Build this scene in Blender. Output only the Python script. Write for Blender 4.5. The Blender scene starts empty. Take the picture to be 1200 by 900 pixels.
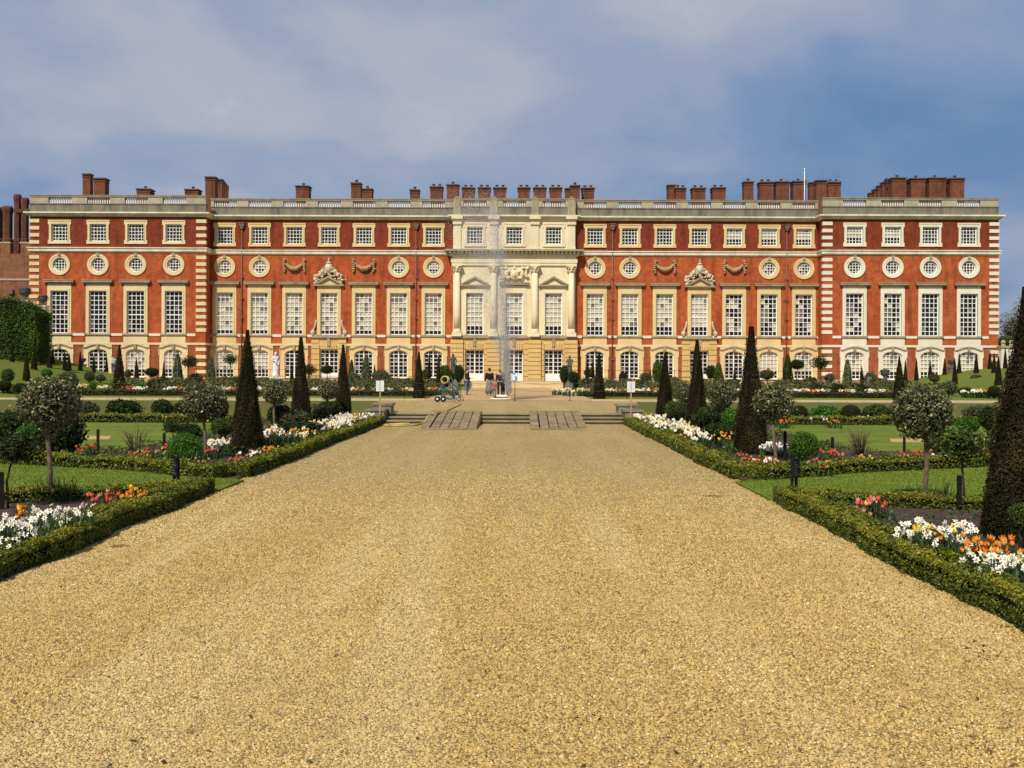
import bpy, bmesh, math, random
import numpy as np
from mathutils import Vector, Matrix

# ------------------------------------------------------------------ camera, sky, sun, exposure
F_PX, CZ, VX, VY = 1167.0, 2.03, 607.0, 433.0     # focal length in pixels of a 1200 px wide picture, eye height, vanishing point
scene = bpy.context.scene
C = scene.collection
cam_d = bpy.data.cameras.new('camera')
cam = bpy.data.objects.new('camera', cam_d); C.objects.link(cam)
cam.location = (0, 0, CZ)
cam.rotation_euler = (math.radians(90), math.radians(-0.2), 0)
cam_d.sensor_width = 36.0
cam_d.lens = F_PX / 1200 * 36.0
cam_d.shift_x = (600 - VX) / 1200
cam_d.shift_y = -(450 - VY) / 1200
cam_d.clip_start = 0.1; cam_d.clip_end = 3000
scene.camera = cam

SUN_EL, SUN_AZ = 47.0, 22.0      # azimuth: degrees to the left of straight behind the camera
sun_dir = Vector((-math.sin(math.radians(SUN_AZ)) * math.cos(math.radians(SUN_EL)),
                  -math.cos(math.radians(SUN_AZ)) * math.cos(math.radians(SUN_EL)),
                  math.sin(math.radians(SUN_EL))))          # towards the sun
world = bpy.data.worlds.new('World'); scene.world = world; world.use_nodes = True
wn, wl = world.node_tree.nodes, world.node_tree.links
wn.clear()
def wnode(t, **k):
    n = wn.new(t)
    for a, b in k.items(): setattr(n, a, b)
    return n
out = wnode('ShaderNodeOutputWorld')
sky = wnode('ShaderNodeTexSky', sky_type='NISHITA', sun_disc=False)
sky.sun_elevation = math.radians(SUN_EL)
sky.sun_rotation = math.atan2(sun_dir.x, sun_dir.y)
sky.air_density = 1.0; sky.dust_density = 1.6; sky.ozone_density = 1.6
bg_sky = wnode('ShaderNodeBackground'); bg_sky.inputs[1].default_value = 0.075
wl.new(sky.outputs[0], bg_sky.inputs[0])
tc = wnode('ShaderNodeTexCoord')
sep = wnode('ShaderNodeSeparateXYZ'); wl.new(tc.outputs['Generated'], sep.inputs[0])
def wmath(op, a, b=None, c=None):
    n = wnode('ShaderNodeMath', operation=op)
    for i, v in enumerate((a, b, c)):
        if v is None: continue
        if isinstance(v, (int, float)): n.inputs[i].default_value = v
        else: wl.new(v, n.inputs[i])
    return n.outputs[0]
# cloud deck: direction projected on a flat layer overhead
zc = wmath('ADD', wmath('ABSOLUTE', sep.outputs[2]), 0.34)
cx = wmath('DIVIDE', sep.outputs[0], zc)
cy = wmath('DIVIDE', sep.outputs[1], zc)
comb = wnode('ShaderNodeCombineXYZ')
wl.new(cx, comb.inputs[0]); wl.new(cy, comb.inputs[1])
comb.inputs[2].default_value = 18.0
def wnoise(scale, detail, rough, dist=0.0):
    n = wnode('ShaderNodeTexNoise'); n.inputs['Scale'].default_value = scale
    n.inputs['Detail'].default_value = detail; n.inputs['Roughness'].default_value = rough
    n.inputs['Distortion'].default_value = dist
    wl.new(comb.outputs[0], n.inputs['Vector'])
    return n.outputs[0]
def wramp(src, stops):
    r = wnode('ShaderNodeValToRGB'); r.color_ramp.interpolation = 'EASE'
    e = r.color_ramp.elements
    while len(e) < len(stops): e.new(0.5)
    for el, (p, c) in zip(e, stops): el.position = p; el.color = (*c, 1)
    wl.new(src, r.inputs[0]); return r.outputs[0]
n_big = wnoise(1.0, 4.5, 0.46, 0.3)
n_mid = wnoise(2.7, 6.0, 0.52, 0.25)
mixn = wmath('ADD', wmath('MULTIPLY', n_big, 0.68), wmath('MULTIPLY', n_mid, 0.32))
deck = wramp(mixn, [(0.36, (0.115, 0.22, 0.43)), (0.45, (0.185, 0.28, 0.46)), (0.535, (0.285, 0.35, 0.49)),
                    (0.61, (0.40, 0.42, 0.52)), (0.69, (0.68, 0.655, 0.68))])
bg_cl = wnode('ShaderNodeBackground'); bg_cl.inputs[1].default_value = 1.0
wl.new(deck, bg_cl.inputs[0])
cover = wramp(mixn, [(0.30, (0.72,) * 3), (0.46, (0.97,) * 3)])
mixw = wnode('ShaderNodeMixShader')
wl.new(cover, mixw.inputs[0]); wl.new(bg_sky.outputs[0], mixw.inputs[1]); wl.new(bg_cl.outputs[0], mixw.inputs[2])
wl.new(mixw.outputs[0], out.inputs[0])

sun_d = bpy.data.lights.new('sun', 'SUN'); sun = bpy.data.objects.new('sun', sun_d); C.objects.link(sun)
sun_d.energy = 4.2; sun_d.angle = math.radians(3.5); sun_d.color = (1.0, 0.93, 0.80)
sun.rotation_euler = sun_dir.to_track_quat('Z', 'Y').to_euler()
sun.location = (-20, -30, 60)
vs = scene.view_settings
vs.view_transform = 'Standard'; vs.look = 'None'; vs.gamma = 1.0; vs.exposure = 0.08; vs.use_curve_mapping = False

# ------------------------------------------------------------------ helpers
rng = np.random.default_rng(7)
random.seed(7)
XA0 = -0.5                       # garden axis
def py_lvl(px, py): return py - 0.0035 * (px - 604)
def W(px, py, z=0.0):            # point of the level z seen at a picture position
    Y = (CZ - z) * F_PX / (py_lvl(px, py) - VY)
    return Vector(((px - VX) / F_PX * Y, Y, z))
def XA(px, Y): return (px - VX) / F_PX * Y
def ZA(px, py, Y): return CZ - (py_lvl(px, py) - VY) * Y / F_PX
ORD = ['first', 'second', 'third', 'fourth', 'fifth', 'sixth', 'seventh', 'eighth', 'ninth', 'tenth', 'eleventh', 'twelfth', 'thirteenth',
       'fourteenth', 'fifteenth', 'sixteenth', 'seventeenth', 'eighteenth', 'nineteenth', 'twentieth', 'twenty-first', 'twenty-second',
       'twenty-third', 'twenty-fourth', 'twenty-fifth', 'twenty-sixth', 'twenty-seventh', 'twenty-eighth', 'twenty-ninth', 'thirtieth']

def tag(o, label=None, cat=None, group=None, kind=None):
    if label: o['label'] = label
    if cat: o['category'] = cat
    if group: o['group'] = group
    if kind: o['kind'] = kind
    return o
def link(name, me, parent=None, loc=None, rz=0.0, scale=None):
    o = bpy.data.objects.new(name, me); C.objects.link(o)
    if parent is not None: o.parent = parent
    if loc is not None: o.location = loc
    if rz: o.rotation_euler = (0, 0, rz)
    if scale is not None: o.scale = scale if hasattr(scale, '__len__') else (scale,) * 3
    return o
def empty(name, loc=(0, 0, 0), rz=0.0, scale=None):
    o = link(name, None, None, loc, rz, scale); o.empty_display_size = 0.2
    return o

class MB:
    """collects polygons; build() makes ONE mesh"""
    def __init__(s): s.v = []; s.f = []; s.m = []; s.sm = []
    def add(s, vs_, fs, mi=0, smooth=False):
        b = len(s.v); s.v.extend([tuple(v) for v in vs_])
        for f in fs: s.f.append(tuple(b + i for i in f)); s.m.append(mi); s.sm.append(smooth)
        return s
    def box(s, x0, x1, y0, y1, z0, z1, mi=0):
        return s.add([(x0, y0, z0), (x1, y0, z0), (x1, y1, z0), (x0, y1, z0), (x0, y0, z1), (x1, y0, z1), (x1, y1, z1), (x0, y1, z1)],
                     [(0, 3, 2, 1), (4, 5, 6, 7), (0, 1, 5, 4), (1, 2, 6, 5), (2, 3, 7, 6), (3, 0, 4, 7)], mi)
    def quad(s, a, b, c, d, mi=0): return s.add([a, b, c, d], [(0, 1, 2, 3)], mi)
    def prism(s, poly, y0, y1, mi=0):            # poly in (x,z), counter-clockwise seen from -y
        n = len(poly)
        vs_ = [(x, y0, z) for x, z in poly] + [(x, y1, z) for x, z in poly]
        fs = [tuple(range(n)), tuple(range(2 * n - 1, n - 1, -1))]
        fs += [(i, i + n, (i + 1) % n + n, (i + 1) % n) for i in range(n)]
        return s.add(vs_, fs, mi)
    def slab(s, poly, z0, z1, mi=0):             # poly in (x,y), counter-clockwise from above
        n = len(poly)
        vs_ = [(x, y, z1) for x, y in poly] + [(x, y, z0) for x, y in poly]
        fs = [tuple(range(n)), tuple(range(2 * n - 1, n - 1, -1))]
        fs += [(i, i + n, (i + 1) % n + n, (i + 1) % n) for i in range(n)]
        return s.add(vs_, fs, mi)
    def lathe(s, prof, c=(0, 0, 0), n=12, mi=0, smooth=True, ph=0.0, sx=1, sy=1):
        vs_ = []; fs = []
        for r, z in prof:
            for k in range(n):
                a = ph + 2 * math.pi * k / n
                vs_.append((c[0] + r * math.cos(a) * sx, c[1] + r * math.sin(a) * sy, c[2] + z))
        for i in range(len(prof) - 1):
            for k in range(n):
                k2 = (k + 1) % n
                fs.append((i * n + k, i * n + k2, (i + 1) * n + k2, (i + 1) * n + k))
        fs.append(tuple(range(n - 1, -1, -1)))
        fs.append(tuple((len(prof) - 1) * n + k for k in range(n)))
        return s.add(vs_, fs, mi, smooth)
    def tube(s, pts, rad, n=6, mi=0, smooth=True):
        pts = [Vector(p) for p in pts]
        if not hasattr(rad, '__len__'): rad = [rad] * len(pts)
        vs_ = []; fs = []; up = None
        for i, p in enumerate(pts):
            d = (pts[min(i + 1, len(pts) - 1)] - pts[max(i - 1, 0)])
            d = d.normalized() if d.length > 1e-9 else Vector((0, 0, 1))
            if up is None:
                up = Vector((1, 0, 0)) if abs(d.x) < 0.8 else Vector((0, 1, 0))
            a = (up - d * up.dot(d)).normalized(); up = a; b = d.cross(a)
            for k in range(n):
                t = 2 * math.pi * k / n
                vs_.append(p + (a * math.cos(t) + b * math.sin(t)) * rad[i])
        for i in range(len(pts) - 1):
            for k in range(n):
                k2 = (k + 1) % n
                fs.append((i * n + k, i * n + k2, (i + 1) * n + k2, (i + 1) * n + k))
        fs.append(tuple(range(n - 1, -1, -1))); fs.append(tuple((len(pts) - 1) * n + k for k in range(n)))
        return s.add(vs_, fs, mi, smooth)
    def ball(s, c, r, n=8, m=6, mi=0):           # r scalar or (rx,ry,rz)
        if not hasattr(r, '__len__'): r = (r, r, r)
        prof = []
        vs_ = [(c[0], c[1], c[2] - r[2])]; fs = []
        for i in range(1, m):
            t = -math.pi / 2 + math.pi * i / m
            for k in range(n):
                a = 2 * math.pi * k / n
                vs_.append((c[0] + r[0] * math.cos(t) * math.cos(a), c[1] + r[1] * math.cos(t) * math.sin(a), c[2] + r[2] * math.sin(t)))
        vs_.append((c[0], c[1], c[2] + r[2])); L = len(vs_) - 1
        for k in range(n):
            fs.append((0, 1 + (k + 1) % n, 1 + k))
            fs.append((L, L - n + k, L - n + (k + 1) % n))
        for i in range(m - 2):
            for k in range(n):
                k2 = (k + 1) % n
                fs.append((1 + i * n + k, 1 + i * n + k2, 1 + (i + 1) * n + k2, 1 + (i + 1) * n + k))
        return s.add(vs_, fs, mi, True)
    def mesh(s, name, mats):
        me = bpy.data.meshes.new(name); me.from_pydata(s.v, [], s.f)
        for m in (mats if isinstance(mats, (list, tuple)) else [mats]): me.materials.append(m)
        me.polygons.foreach_set('material_index', s.m); me.polygons.foreach_set('use_smooth', s.sm)
        me.update(); return me
    def build(s, name, mats, parent=None, loc=None, rz=0.0, scale=None):
        return link(name, s.mesh(name, mats), parent, loc, rz, scale)

def np_mesh(name, V, Fc, mats, mi=None, rnd=None, smooth=False):
    V = np.ascontiguousarray(V, dtype=np.float32); Fc = np.ascontiguousarray(Fc, dtype=np.int32)
    me = bpy.data.meshes.new(name)
    me.vertices.add(len(V)); me.vertices.foreach_set('co', V.ravel())
    m, k = Fc.shape
    me.loops.add(m * k); me.loops.foreach_set('vertex_index', Fc.ravel())
    me.polygons.add(m); me.polygons.foreach_set('loop_start', np.arange(0, m * k, k, dtype=np.int32))
    for x in (mats if isinstance(mats, (list, tuple)) else [mats]): me.materials.append(x)
    if mi is not None: me.polygons.foreach_set('material_index', np.asarray(mi, dtype=np.int32))
    if smooth: me.polygons.foreach_set('use_smooth', np.ones(m, dtype=bool))
    if rnd is not None:
        a = me.attributes.new('rnd', 'FLOAT', 'FACE'); a.data.foreach_set('value', np.asarray(rnd, dtype=np.float32))
    me.update(calc_edges=True); me.validate()
    return me

def unit(v): return v / np.maximum(np.linalg.norm(v, axis=-1, keepdims=True), 1e-9)
def leaf_geo(P, N, size, aspect=0.55, jit=0.7, g=None, up=None):
    """one rhombic leaf per point; returns V (4n,3), F (n,4)"""
    g = g or rng
    n = len(P)
    N2 = unit(N + jit * g.normal(size=(n, 3)))
    r = g.normal(size=(n, 3))
    if up is not None: r = r * (1 - up) + np.array([0, 0, 1.0]) * up * 2
    t = unit(np.cross(np.cross(N2, r), N2)); b = np.cross(N2, t)
    s = np.asarray(size).reshape(-1, 1) * np.ones((n, 1))
    V = np.stack([P - t * s * .5, P + b * s * aspect * .5 + t * s * .08, P + t * s * .5, P - b * s * aspect * .5 + t * s * .08], 1).reshape(-1, 3)
    return V, np.arange(4 * n).reshape(n, 4)
def join_geo(parts):
    """parts: list of (V, F(n,4), mat index, rnd) -> V, F, mi, rnd"""
    Vs, Fs, ms, rs = [], [], [], []; b = 0
    for V, Fq, m, r in parts:
        Vs.append(V); Fs.append(Fq + b); b += len(V)
        ms.append(np.full(len(Fq), m) if np.isscalar(m) else m)
        rs.append(np.full(len(Fq), r) if np.isscalar(r) else r)
    return np.concatenate(Vs), np.concatenate(Fs), np.concatenate(ms), np.concatenate(rs)
def inst_geo(tv, tf, R, T):
    n, k = len(T), len(tv)
    V = (np.einsum('nij,kj->nki', R, tv) + T[:, None, :]).reshape(-1, 3)
    Fq = (tf[None] + (np.arange(n) * k)[:, None, None]).reshape(-1, tf.shape[1])
    return V, Fq
def rand_rot(n, g=None, tilt=math.pi):
    g = g or rng
    a = g.uniform(0, 2 * math.pi, n); t = g.uniform(0, tilt, n); b = g.uniform(0, 2 * math.pi, n)
    def rz(x):
        z, o = np.zeros_like(x), np.ones_like(x)
        return np.stack([np.stack([np.cos(x), -np.sin(x), z], -1), np.stack([np.sin(x), np.cos(x), z], -1), np.stack([z, z, o], -1)], 1)
    def rx(x):
        z, o = np.zeros_like(x), np.ones_like(x)
        return np.stack([np.stack([o, z, z], -1), np.stack([z, np.cos(x), -np.sin(x)], -1), np.stack([z, np.sin(x), np.cos(x)], -1)], 1)
    return rz(b) @ rx(t) @ rz(a)
def vnoise(P, f, seed=0):                 # cheap smooth noise from sines, -1..1
    r = np.random.default_rng(seed); o = np.zeros(len(P))
    for i in range(6):
        k = r.normal(size=3) * f * (1 + .35 * i); o += np.sin(P @ k + r.uniform(0, 6.3)) / (1 + .3 * i)
    return o / 3.2

# ------------------------------------------------------------------ materials
def nt(name):
    m = bpy.data.materials.new(name); m.use_nodes = True
    n = m.node_tree.nodes; l = m.node_tree.links
    return m, n, l, n['Principled BSDF']
def noise_node(n, l, scale, detail=4, rough=.55, vec=None, dist=0):
    t = n.new('ShaderNodeTexNoise'); t.inputs['Scale'].default_value = scale; t.inputs['Detail'].default_value = detail
    t.inputs['Roughness'].default_value = rough; t.inputs['Distortion'].default_value = dist
    if vec is not None: l.new(vec, t.inputs['Vector'])
    return t.outputs[0]
def ramp_node(n, l, src, stops):
    r = n.new('ShaderNodeValToRGB'); e = r.color_ramp.elements
    while len(e) < len(stops): e.new(0.5)
    for el, (p, c) in zip(e, stops): el.position = p; el.color = (*c, 1) if len(c) == 3 else c
    l.new(src, r.inputs[0]); return r.outputs[0]
def mixc(n, l, fac, a, b, mode='MIX'):
    m = n.new('ShaderNodeMix'); m.data_type = 'RGBA'; m.blend_type = mode
    for s, v in ((0, fac), (6, a), (7, b)):
        if isinstance(v, (int, float)): m.inputs[s].default_value = v
        elif isinstance(v, tuple): m.inputs[s].default_value = (*v, 1)
        else: l.new(v, m.inputs[s])
    return m.outputs[2]
def bump(n, l, p, h, strength=.4, dist=.02):
    b = n.new('ShaderNodeBump'); b.inputs['Strength'].default_value = strength; b.inputs['Distance'].default_value = dist
    l.new(h, b.inputs['Height']); l.new(b.outputs[0], p.inputs['Normal'])
def wpos(n): return n.new('ShaderNodeNewGeometry').outputs['Position']
def mat_plain(name, col, rough=.6, metal=0.0, var=.15, scale=6.0, bmp=.15, spec=.3):
    m, n, l, p = nt(name); P = wpos(n)
    a = noise_node(n, l, scale, 5, .6, P)
    lo = tuple(max(0, c * (1 - var * 1.6)) for c in col); hi = tuple(min(1, c * (1 + var)) for c in col)
    l.new(ramp_node(n, l, a, [(.3, lo), (.7, hi)]), p.inputs['Base Color'])
    p.inputs['Roughness'].default_value = rough; p.inputs['Metallic'].default_value = metal
    p.inputs['Specular IOR Level'].default_value = spec
    if bmp: bump(n, l, p, noise_node(n, l, scale * 6, 3, .6, P), bmp, .01)
    return m
def mat_leaf(name, stops, rough=.5, trans=.25, spec=.3, big=2.0, bigamt=.35, pos=True):
    m, n, l, p = nt(name)
    at = n.new('ShaderNodeAttribute'); at.attribute_name = 'rnd'
    src = at.outputs['Fac']
    if pos:
        nn = noise_node(n, l, big, 2, .5, wpos(n))
        mm = n.new('ShaderNodeMath'); mm.operation = 'MULTIPLY_ADD'; l.new(nn, mm.inputs[0]); mm.inputs[1].default_value = bigamt * 2
        m2 = n.new('ShaderNodeMath'); m2.operation = 'SUBTRACT'; l.new(src, m2.inputs[0]); m2.inputs[1].default_value = bigamt
        l.new(m2.outputs[0], mm.inputs[2]); src = mm.outputs[0]
    col = ramp_node(n, l, src, stops)
    l.new(col, p.inputs['Base Color']); p.inputs['Roughness'].default_value = rough; p.inputs['Specular IOR Level'].default_value = spec
    if trans:
        tr = n.new('ShaderNodeBsdfTranslucent'); l.new(col, tr.inputs[0])
        mx = n.new('ShaderNodeMixShader'); mx.inputs[0].default_value = trans
        l.new(p.outputs[0], mx.inputs[1]); l.new(tr.outputs[0], mx.inputs[2])
        l.new(mx.outputs[0], n['Material Output'].inputs[0])
    return m
def mat_brick(name, a, b, c, mortar):
    m, n, l, p = nt(name); P = wpos(n)
    sx = n.new('ShaderNodeSeparateXYZ'); l.new(P, sx.inputs[0])
    ad = n.new('ShaderNodeMath'); ad.operation = 'ADD'; l.new(sx.outputs[0], ad.inputs[0]); l.new(sx.outputs[1], ad.inputs[1])
    cv = n.new('ShaderNodeCombineXYZ'); l.new(ad.outputs[0], cv.inputs[0]); l.new(sx.outputs[2], cv.inputs[1])
    br = n.new('ShaderNodeTexBrick'); l.new(cv.outputs[0], br.inputs['Vector'])
    br.inputs['Scale'].default_value = 1.0; br.inputs['Brick Width'].default_value = .23; br.inputs['Row Height'].default_value = .075
    br.inputs['Mortar Size'].default_value = .006; br.inputs['Color1'].default_value = (*a, 1); br.inputs['Color2'].default_value = (*b, 1)
    br.inputs['Mortar'].default_value = (*mortar, 1)
    k = noise_node(n, l, .45, 6, .62, P, .4)
    k2 = noise_node(n, l, 2.2, 5, .65, P)
    col = mixc(n, l, ramp_node(n, l, k, [(.38, (0, 0, 0)), (.68, (.75,) * 3)]), br.outputs[0], c)
    col = mixc(n, l, ramp_node(n, l, k2, [(.4, (0, 0, 0)), (.72, (.75,) * 3)]), col, tuple(x * .5 for x in a))
    mp = n.new('ShaderNodeMapping'); mp.inputs['Scale'].default_value = (1.6, 1.6, .22); l.new(P, mp.inputs[0])
    k3 = noise_node(n, l, 1.0, 6, .68, mp.outputs[0], .2)
    col = mixc(n, l, ramp_node(n, l, k3, [(.50, (0, 0, 0)), (.72, (.8,) * 3)]), col, tuple(x * .42 + .008 for x in b))
    l.new(col, p.inputs['Base Color']); p.inputs['Roughness'].default_value = .85; p.inputs['Specular IOR Level'].default_value = .15
    bump(n, l, p, br.outputs['Fac'], -.25, .01)
    return m
def mat_stone(name, col, stain, amt=.5, scale=.8, streak=True):
    m, n, l, p = nt(name); P = wpos(n)
    mp = n.new('ShaderNodeMapping'); mp.inputs['Scale'].default_value = (1, 1, .35 if streak else 1); l.new(P, mp.inputs[0])
    k = noise_node(n, l, scale, 7, .65, mp.outputs[0], .3)
    f = ramp_node(n, l, k, [(.42, (0, 0, 0)), (.72, (amt,) * 3)])
    c = mixc(n, l, f, col, stain)
    k2 = noise_node(n, l, 5, 5, .6, P)
    c = mixc(n, l, ramp_node(n, l, k2, [(.35, (.3,) * 3), (.65, (0, 0, 0))]), c, tuple(x * .75 for x in col))
    l.new(c, p.inputs['Base Color']); p.inputs['Roughness'].default_value = .8; p.inputs['Specular IOR Level'].default_value = .2
    bump(n, l, p, noise_node(n, l, 30, 3, .6, P), .2, .01)
    return m
M = {}
M['brick'] = mat_brick('orange red brick', (.44, .082, .021), (.37, .064, .018), (.56, .15, .045), (.40, .15, .08))
M['brick_dark'] = mat_brick('dark red brick', (.235, .040, .015), (.18, .030, .012), (.29, .055, .02), (.26, .09, .055))
M['brick_brown'] = mat_brick('brown red brick', (.33, .088, .032), (.27, .07, .026), (.40, .125, .05), (.38, .19, .11))
M['brick_old'] = mat_brick('old brown brick', (.25, .10, .045), (.20, .075, .034), (.30, .14, .07), (.30, .19, .12))
M['brick_tudor'] = mat_brick('purple brown brick', (.13, .05, .03), (.09, .036, .024), (.17, .07, .04), (.14, .08, .055))
M['brick_chim'] = mat_brick('chimney brick', (.19, .065, .034), (.14, .046, .026), (.24, .09, .046), (.2, .11, .07))
M['st_yellow'] = mat_stone('yellow stone', (.73, .56, .28), (.46, .33, .15), .5)
M['st_cream'] = mat_stone('cream stone', (.77, .62, .35), (.48, .35, .18), .5)
M['st_white'] = mat_stone('pale stone', (.78, .71, .56), (.5, .43, .32), .35)
M['st_front'] = mat_stone('frontispiece stone', (.80, .69, .46), (.5, .41, .27), .5)
M['st_band'] = mat_stone('string stone', (.80, .72, .54), (.38, .32, .22), .75)
M['st_ochre'] = mat_stone('ochre stone', (.66, .46, .18), (.42, .28, .11), .55)
M['st_grey'] = mat_stone('weathered grey stone', (.23, .205, .15), (.065, .06, .052), .95, 1.3)
M['st_bal'] = mat_stone('baluster stone', (.72, .66, .56), (.4, .36, .3), .4, 2.0)
M['st_plinth'] = mat_stone('plinth stone', (.50, .38, .28), (.32, .25, .19), .5)
M['st_step'] = mat_stone('step stone', (.34, .26, .15), (.10, .085, .06), .8, 1.4, False)
M['st_riser'] = mat_stone('mossy grey stone', (.26, .23, .16), (.10, .10, .07), .8, 2.0)
M['marble'] = mat_plain('white marble', (.80, .78, .72), .45, 0, .1, 5, .1)
M['lead'] = mat_plain('dark lead', (.085, .085, .08), .55, .2, .3, 8, .2)
M['cap'] = mat_stone('sooty cap stone', (.17, .13, .095), (.07, .06, .05), .8, 1.5)
M['st_kerb'] = mat_stone('kerb stone', (.55, .45, .28), (.34, .27, .16), .6, 1.5)
M['st_die'] = mat_stone('pier stone', (.46, .40, .28), (.2, .18, .14), .7, 1.2)
M['carve'] = mat_stone('stained carving stone', (.44, .30, .16), (.2, .13, .07), .7, 2.0)
M['crest'] = mat_stone('pale carving stone', (.66, .57, .40), (.3, .24, .15), .7, 2.5)
M['hood'] = mat_stone('weathered hood stone', (.40, .33, .21), (.17, .14, .1), .8, 1.5)
M['white'] = mat_plain('white paint', (.86, .84, .78), .4, 0, .05, 4, 0)
M['pipe'] = mat_plain('lead pipe', (.20, .115, .08), .5, .2, .25, 5, .1)
M['roof'] = mat_plain('lead roof', (.16, .17, .18), .6, 0, .2, 1, .1)
M['dark'] = mat_plain('dark interior', (.02, .02, .02), .9, 0, .1, 1, 0)
M['iron'] = mat_plain('black iron', (.015, .016, .017), .45, .3, .2, 6, 0)
M['wood_grey'] = mat_plain('grey weathered wood', (.27, .19, .10), .85, 0, .28, 2.2, .3)
M['wood'] = mat_plain('raw wood post', (.42, .29, .13), .8, 0, .2, 5, .2)
M['black_wood'] = mat_plain('black stained wood', (.017, .016, .014), .85, 0, .4, 9, .2, .1)
M['bark'] = mat_plain('grey bark', (.17, .125, .075), .9, 0, .35, 14, .6)
M['bark_dark'] = mat_plain('dark bark', (.055, .04, .028), .9, 0, .35, 14, .6)
def mat_pane(name, col, rough):
    m, n, l, p = nt(name); P = wpos(n)
    l.new(ramp_node(n, l, noise_node(n, l, 1.7, 3, .5, P), [(.3, tuple(c * .6 for c in col)), (.7, col)]), p.inputs['Base Color'])
    p.inputs['Roughness'].default_value = rough; p.inputs['Specular IOR Level'].default_value = .35; p.inputs['IOR'].default_value = 1.45
    bump(n, l, p, noise_node(n, l, 3.5, 2, .5, P), .15, .02)
    return m
M['pane_dark'] = mat_pane('dark window glass', (.018, .016, .015), .12)
M['pane_mid'] = mat_pane('window glass with painted reflection', (.22, .19, .165), .15)  # grey tone paints the old glass reflection on single panes
M['pane_pale'] = mat_pane('window glass over cream blind', (.66, .61, .45), .3)
# greens
G = {}
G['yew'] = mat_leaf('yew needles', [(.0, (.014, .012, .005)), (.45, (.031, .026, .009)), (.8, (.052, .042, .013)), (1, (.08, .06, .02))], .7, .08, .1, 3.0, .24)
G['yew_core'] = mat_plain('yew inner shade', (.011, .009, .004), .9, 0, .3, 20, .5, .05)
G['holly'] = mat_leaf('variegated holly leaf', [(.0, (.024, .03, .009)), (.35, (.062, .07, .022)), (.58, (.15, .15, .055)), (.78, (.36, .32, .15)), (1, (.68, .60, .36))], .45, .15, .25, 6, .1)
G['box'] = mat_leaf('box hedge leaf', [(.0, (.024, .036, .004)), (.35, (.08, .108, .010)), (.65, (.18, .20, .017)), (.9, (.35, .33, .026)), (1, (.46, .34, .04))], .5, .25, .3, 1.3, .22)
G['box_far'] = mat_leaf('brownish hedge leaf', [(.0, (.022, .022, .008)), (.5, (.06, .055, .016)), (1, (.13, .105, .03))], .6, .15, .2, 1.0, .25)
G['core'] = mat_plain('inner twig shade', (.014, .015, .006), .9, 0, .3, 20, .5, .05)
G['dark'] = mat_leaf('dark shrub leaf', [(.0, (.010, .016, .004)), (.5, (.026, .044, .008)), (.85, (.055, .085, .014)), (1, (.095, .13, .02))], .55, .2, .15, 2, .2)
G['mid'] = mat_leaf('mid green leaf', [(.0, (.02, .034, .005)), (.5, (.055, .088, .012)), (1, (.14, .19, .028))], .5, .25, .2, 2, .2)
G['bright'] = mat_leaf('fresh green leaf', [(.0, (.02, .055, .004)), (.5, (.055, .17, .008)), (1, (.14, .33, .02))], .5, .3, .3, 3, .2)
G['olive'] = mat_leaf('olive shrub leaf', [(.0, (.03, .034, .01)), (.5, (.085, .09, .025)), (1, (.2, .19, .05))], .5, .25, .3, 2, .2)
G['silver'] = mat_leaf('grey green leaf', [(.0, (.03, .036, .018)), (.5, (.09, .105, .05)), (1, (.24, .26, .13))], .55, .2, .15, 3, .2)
G['hedge_tall'] = mat_leaf('tall hedge leaf', [(.0, (.022, .042, .004)), (.5, (.07, .135, .011)), (1, (.16, .26, .022))], .5, .3, .2, .5, .25)
G['blade'] = mat_leaf('strap leaf', [(.0, (.018, .04, .01)), (.5, (.04, .085, .02)), (1, (.09, .15, .05))], .5, .25, .3, 3, .15)
G['grass'] = mat_leaf('grass blade', [(.0, (.11, .17, .016)), (.5, (.17, .24, .024)), (1, (.28, .33, .05))], .6, .25, .2, .8, .25)
G['far'] = mat_leaf('far bare tree', [(.0, (.10, .10, .10)), (.5, (.17, .165, .15)), (1, (.25, .24, .2))], .8, .1, .1, .5, .2)  # bare twig grey, with distance haze painted into the colour
FL = {}
FL['white'] = mat_plain('white petal', (.86, .83, .70), .6, 0, .06, 9, 0)
FL['cream'] = mat_plain('cream petal', (.80, .72, .40), .6, 0, .08, 9, 0)
FL['yellow'] = mat_plain('yellow petal', (.80, .52, .04), .6, 0, .1, 9, 0)
FL['orange'] = mat_plain('orange petal', (.80, .26, .02), .6, 0, .15, 9, 0)
FL['coral'] = mat_plain('coral petal', (.72, .13, .06), .6, 0, .15, 9, 0)
FL['pink'] = mat_plain('pink petal', (.66, .30, .22), .6, 0, .15, 9, 0)
FL['peach'] = mat_plain('peach petal', (.78, .42, .14), .6, 0, .15, 9, 0)
def mat_ground(name, stops, scale, bscale, bstr, bdist, rough=.95, big=None, extra=None):
    m, n, l, p = nt(name); P = wpos(n)
    c = ramp_node(n, l, noise_node(n, l, scale, 6, .7, P), stops)
    if big:
        f = ramp_node(n, l, noise_node(n, l, big[0], 4, .6, P, .5), [(.35, (0, 0, 0)), (.7, (big[2],) * 3)])
        c = mixc(n, l, f, c, big[1])
    l.new(c, p.inputs['Base Color']); p.inputs['Roughness'].default_value = rough; p.inputs['Specular IOR Level'].default_value = .12
    bump(n, l, p, noise_node(n, l, bscale, 4, .7, P), bstr, bdist)
    return m
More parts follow.
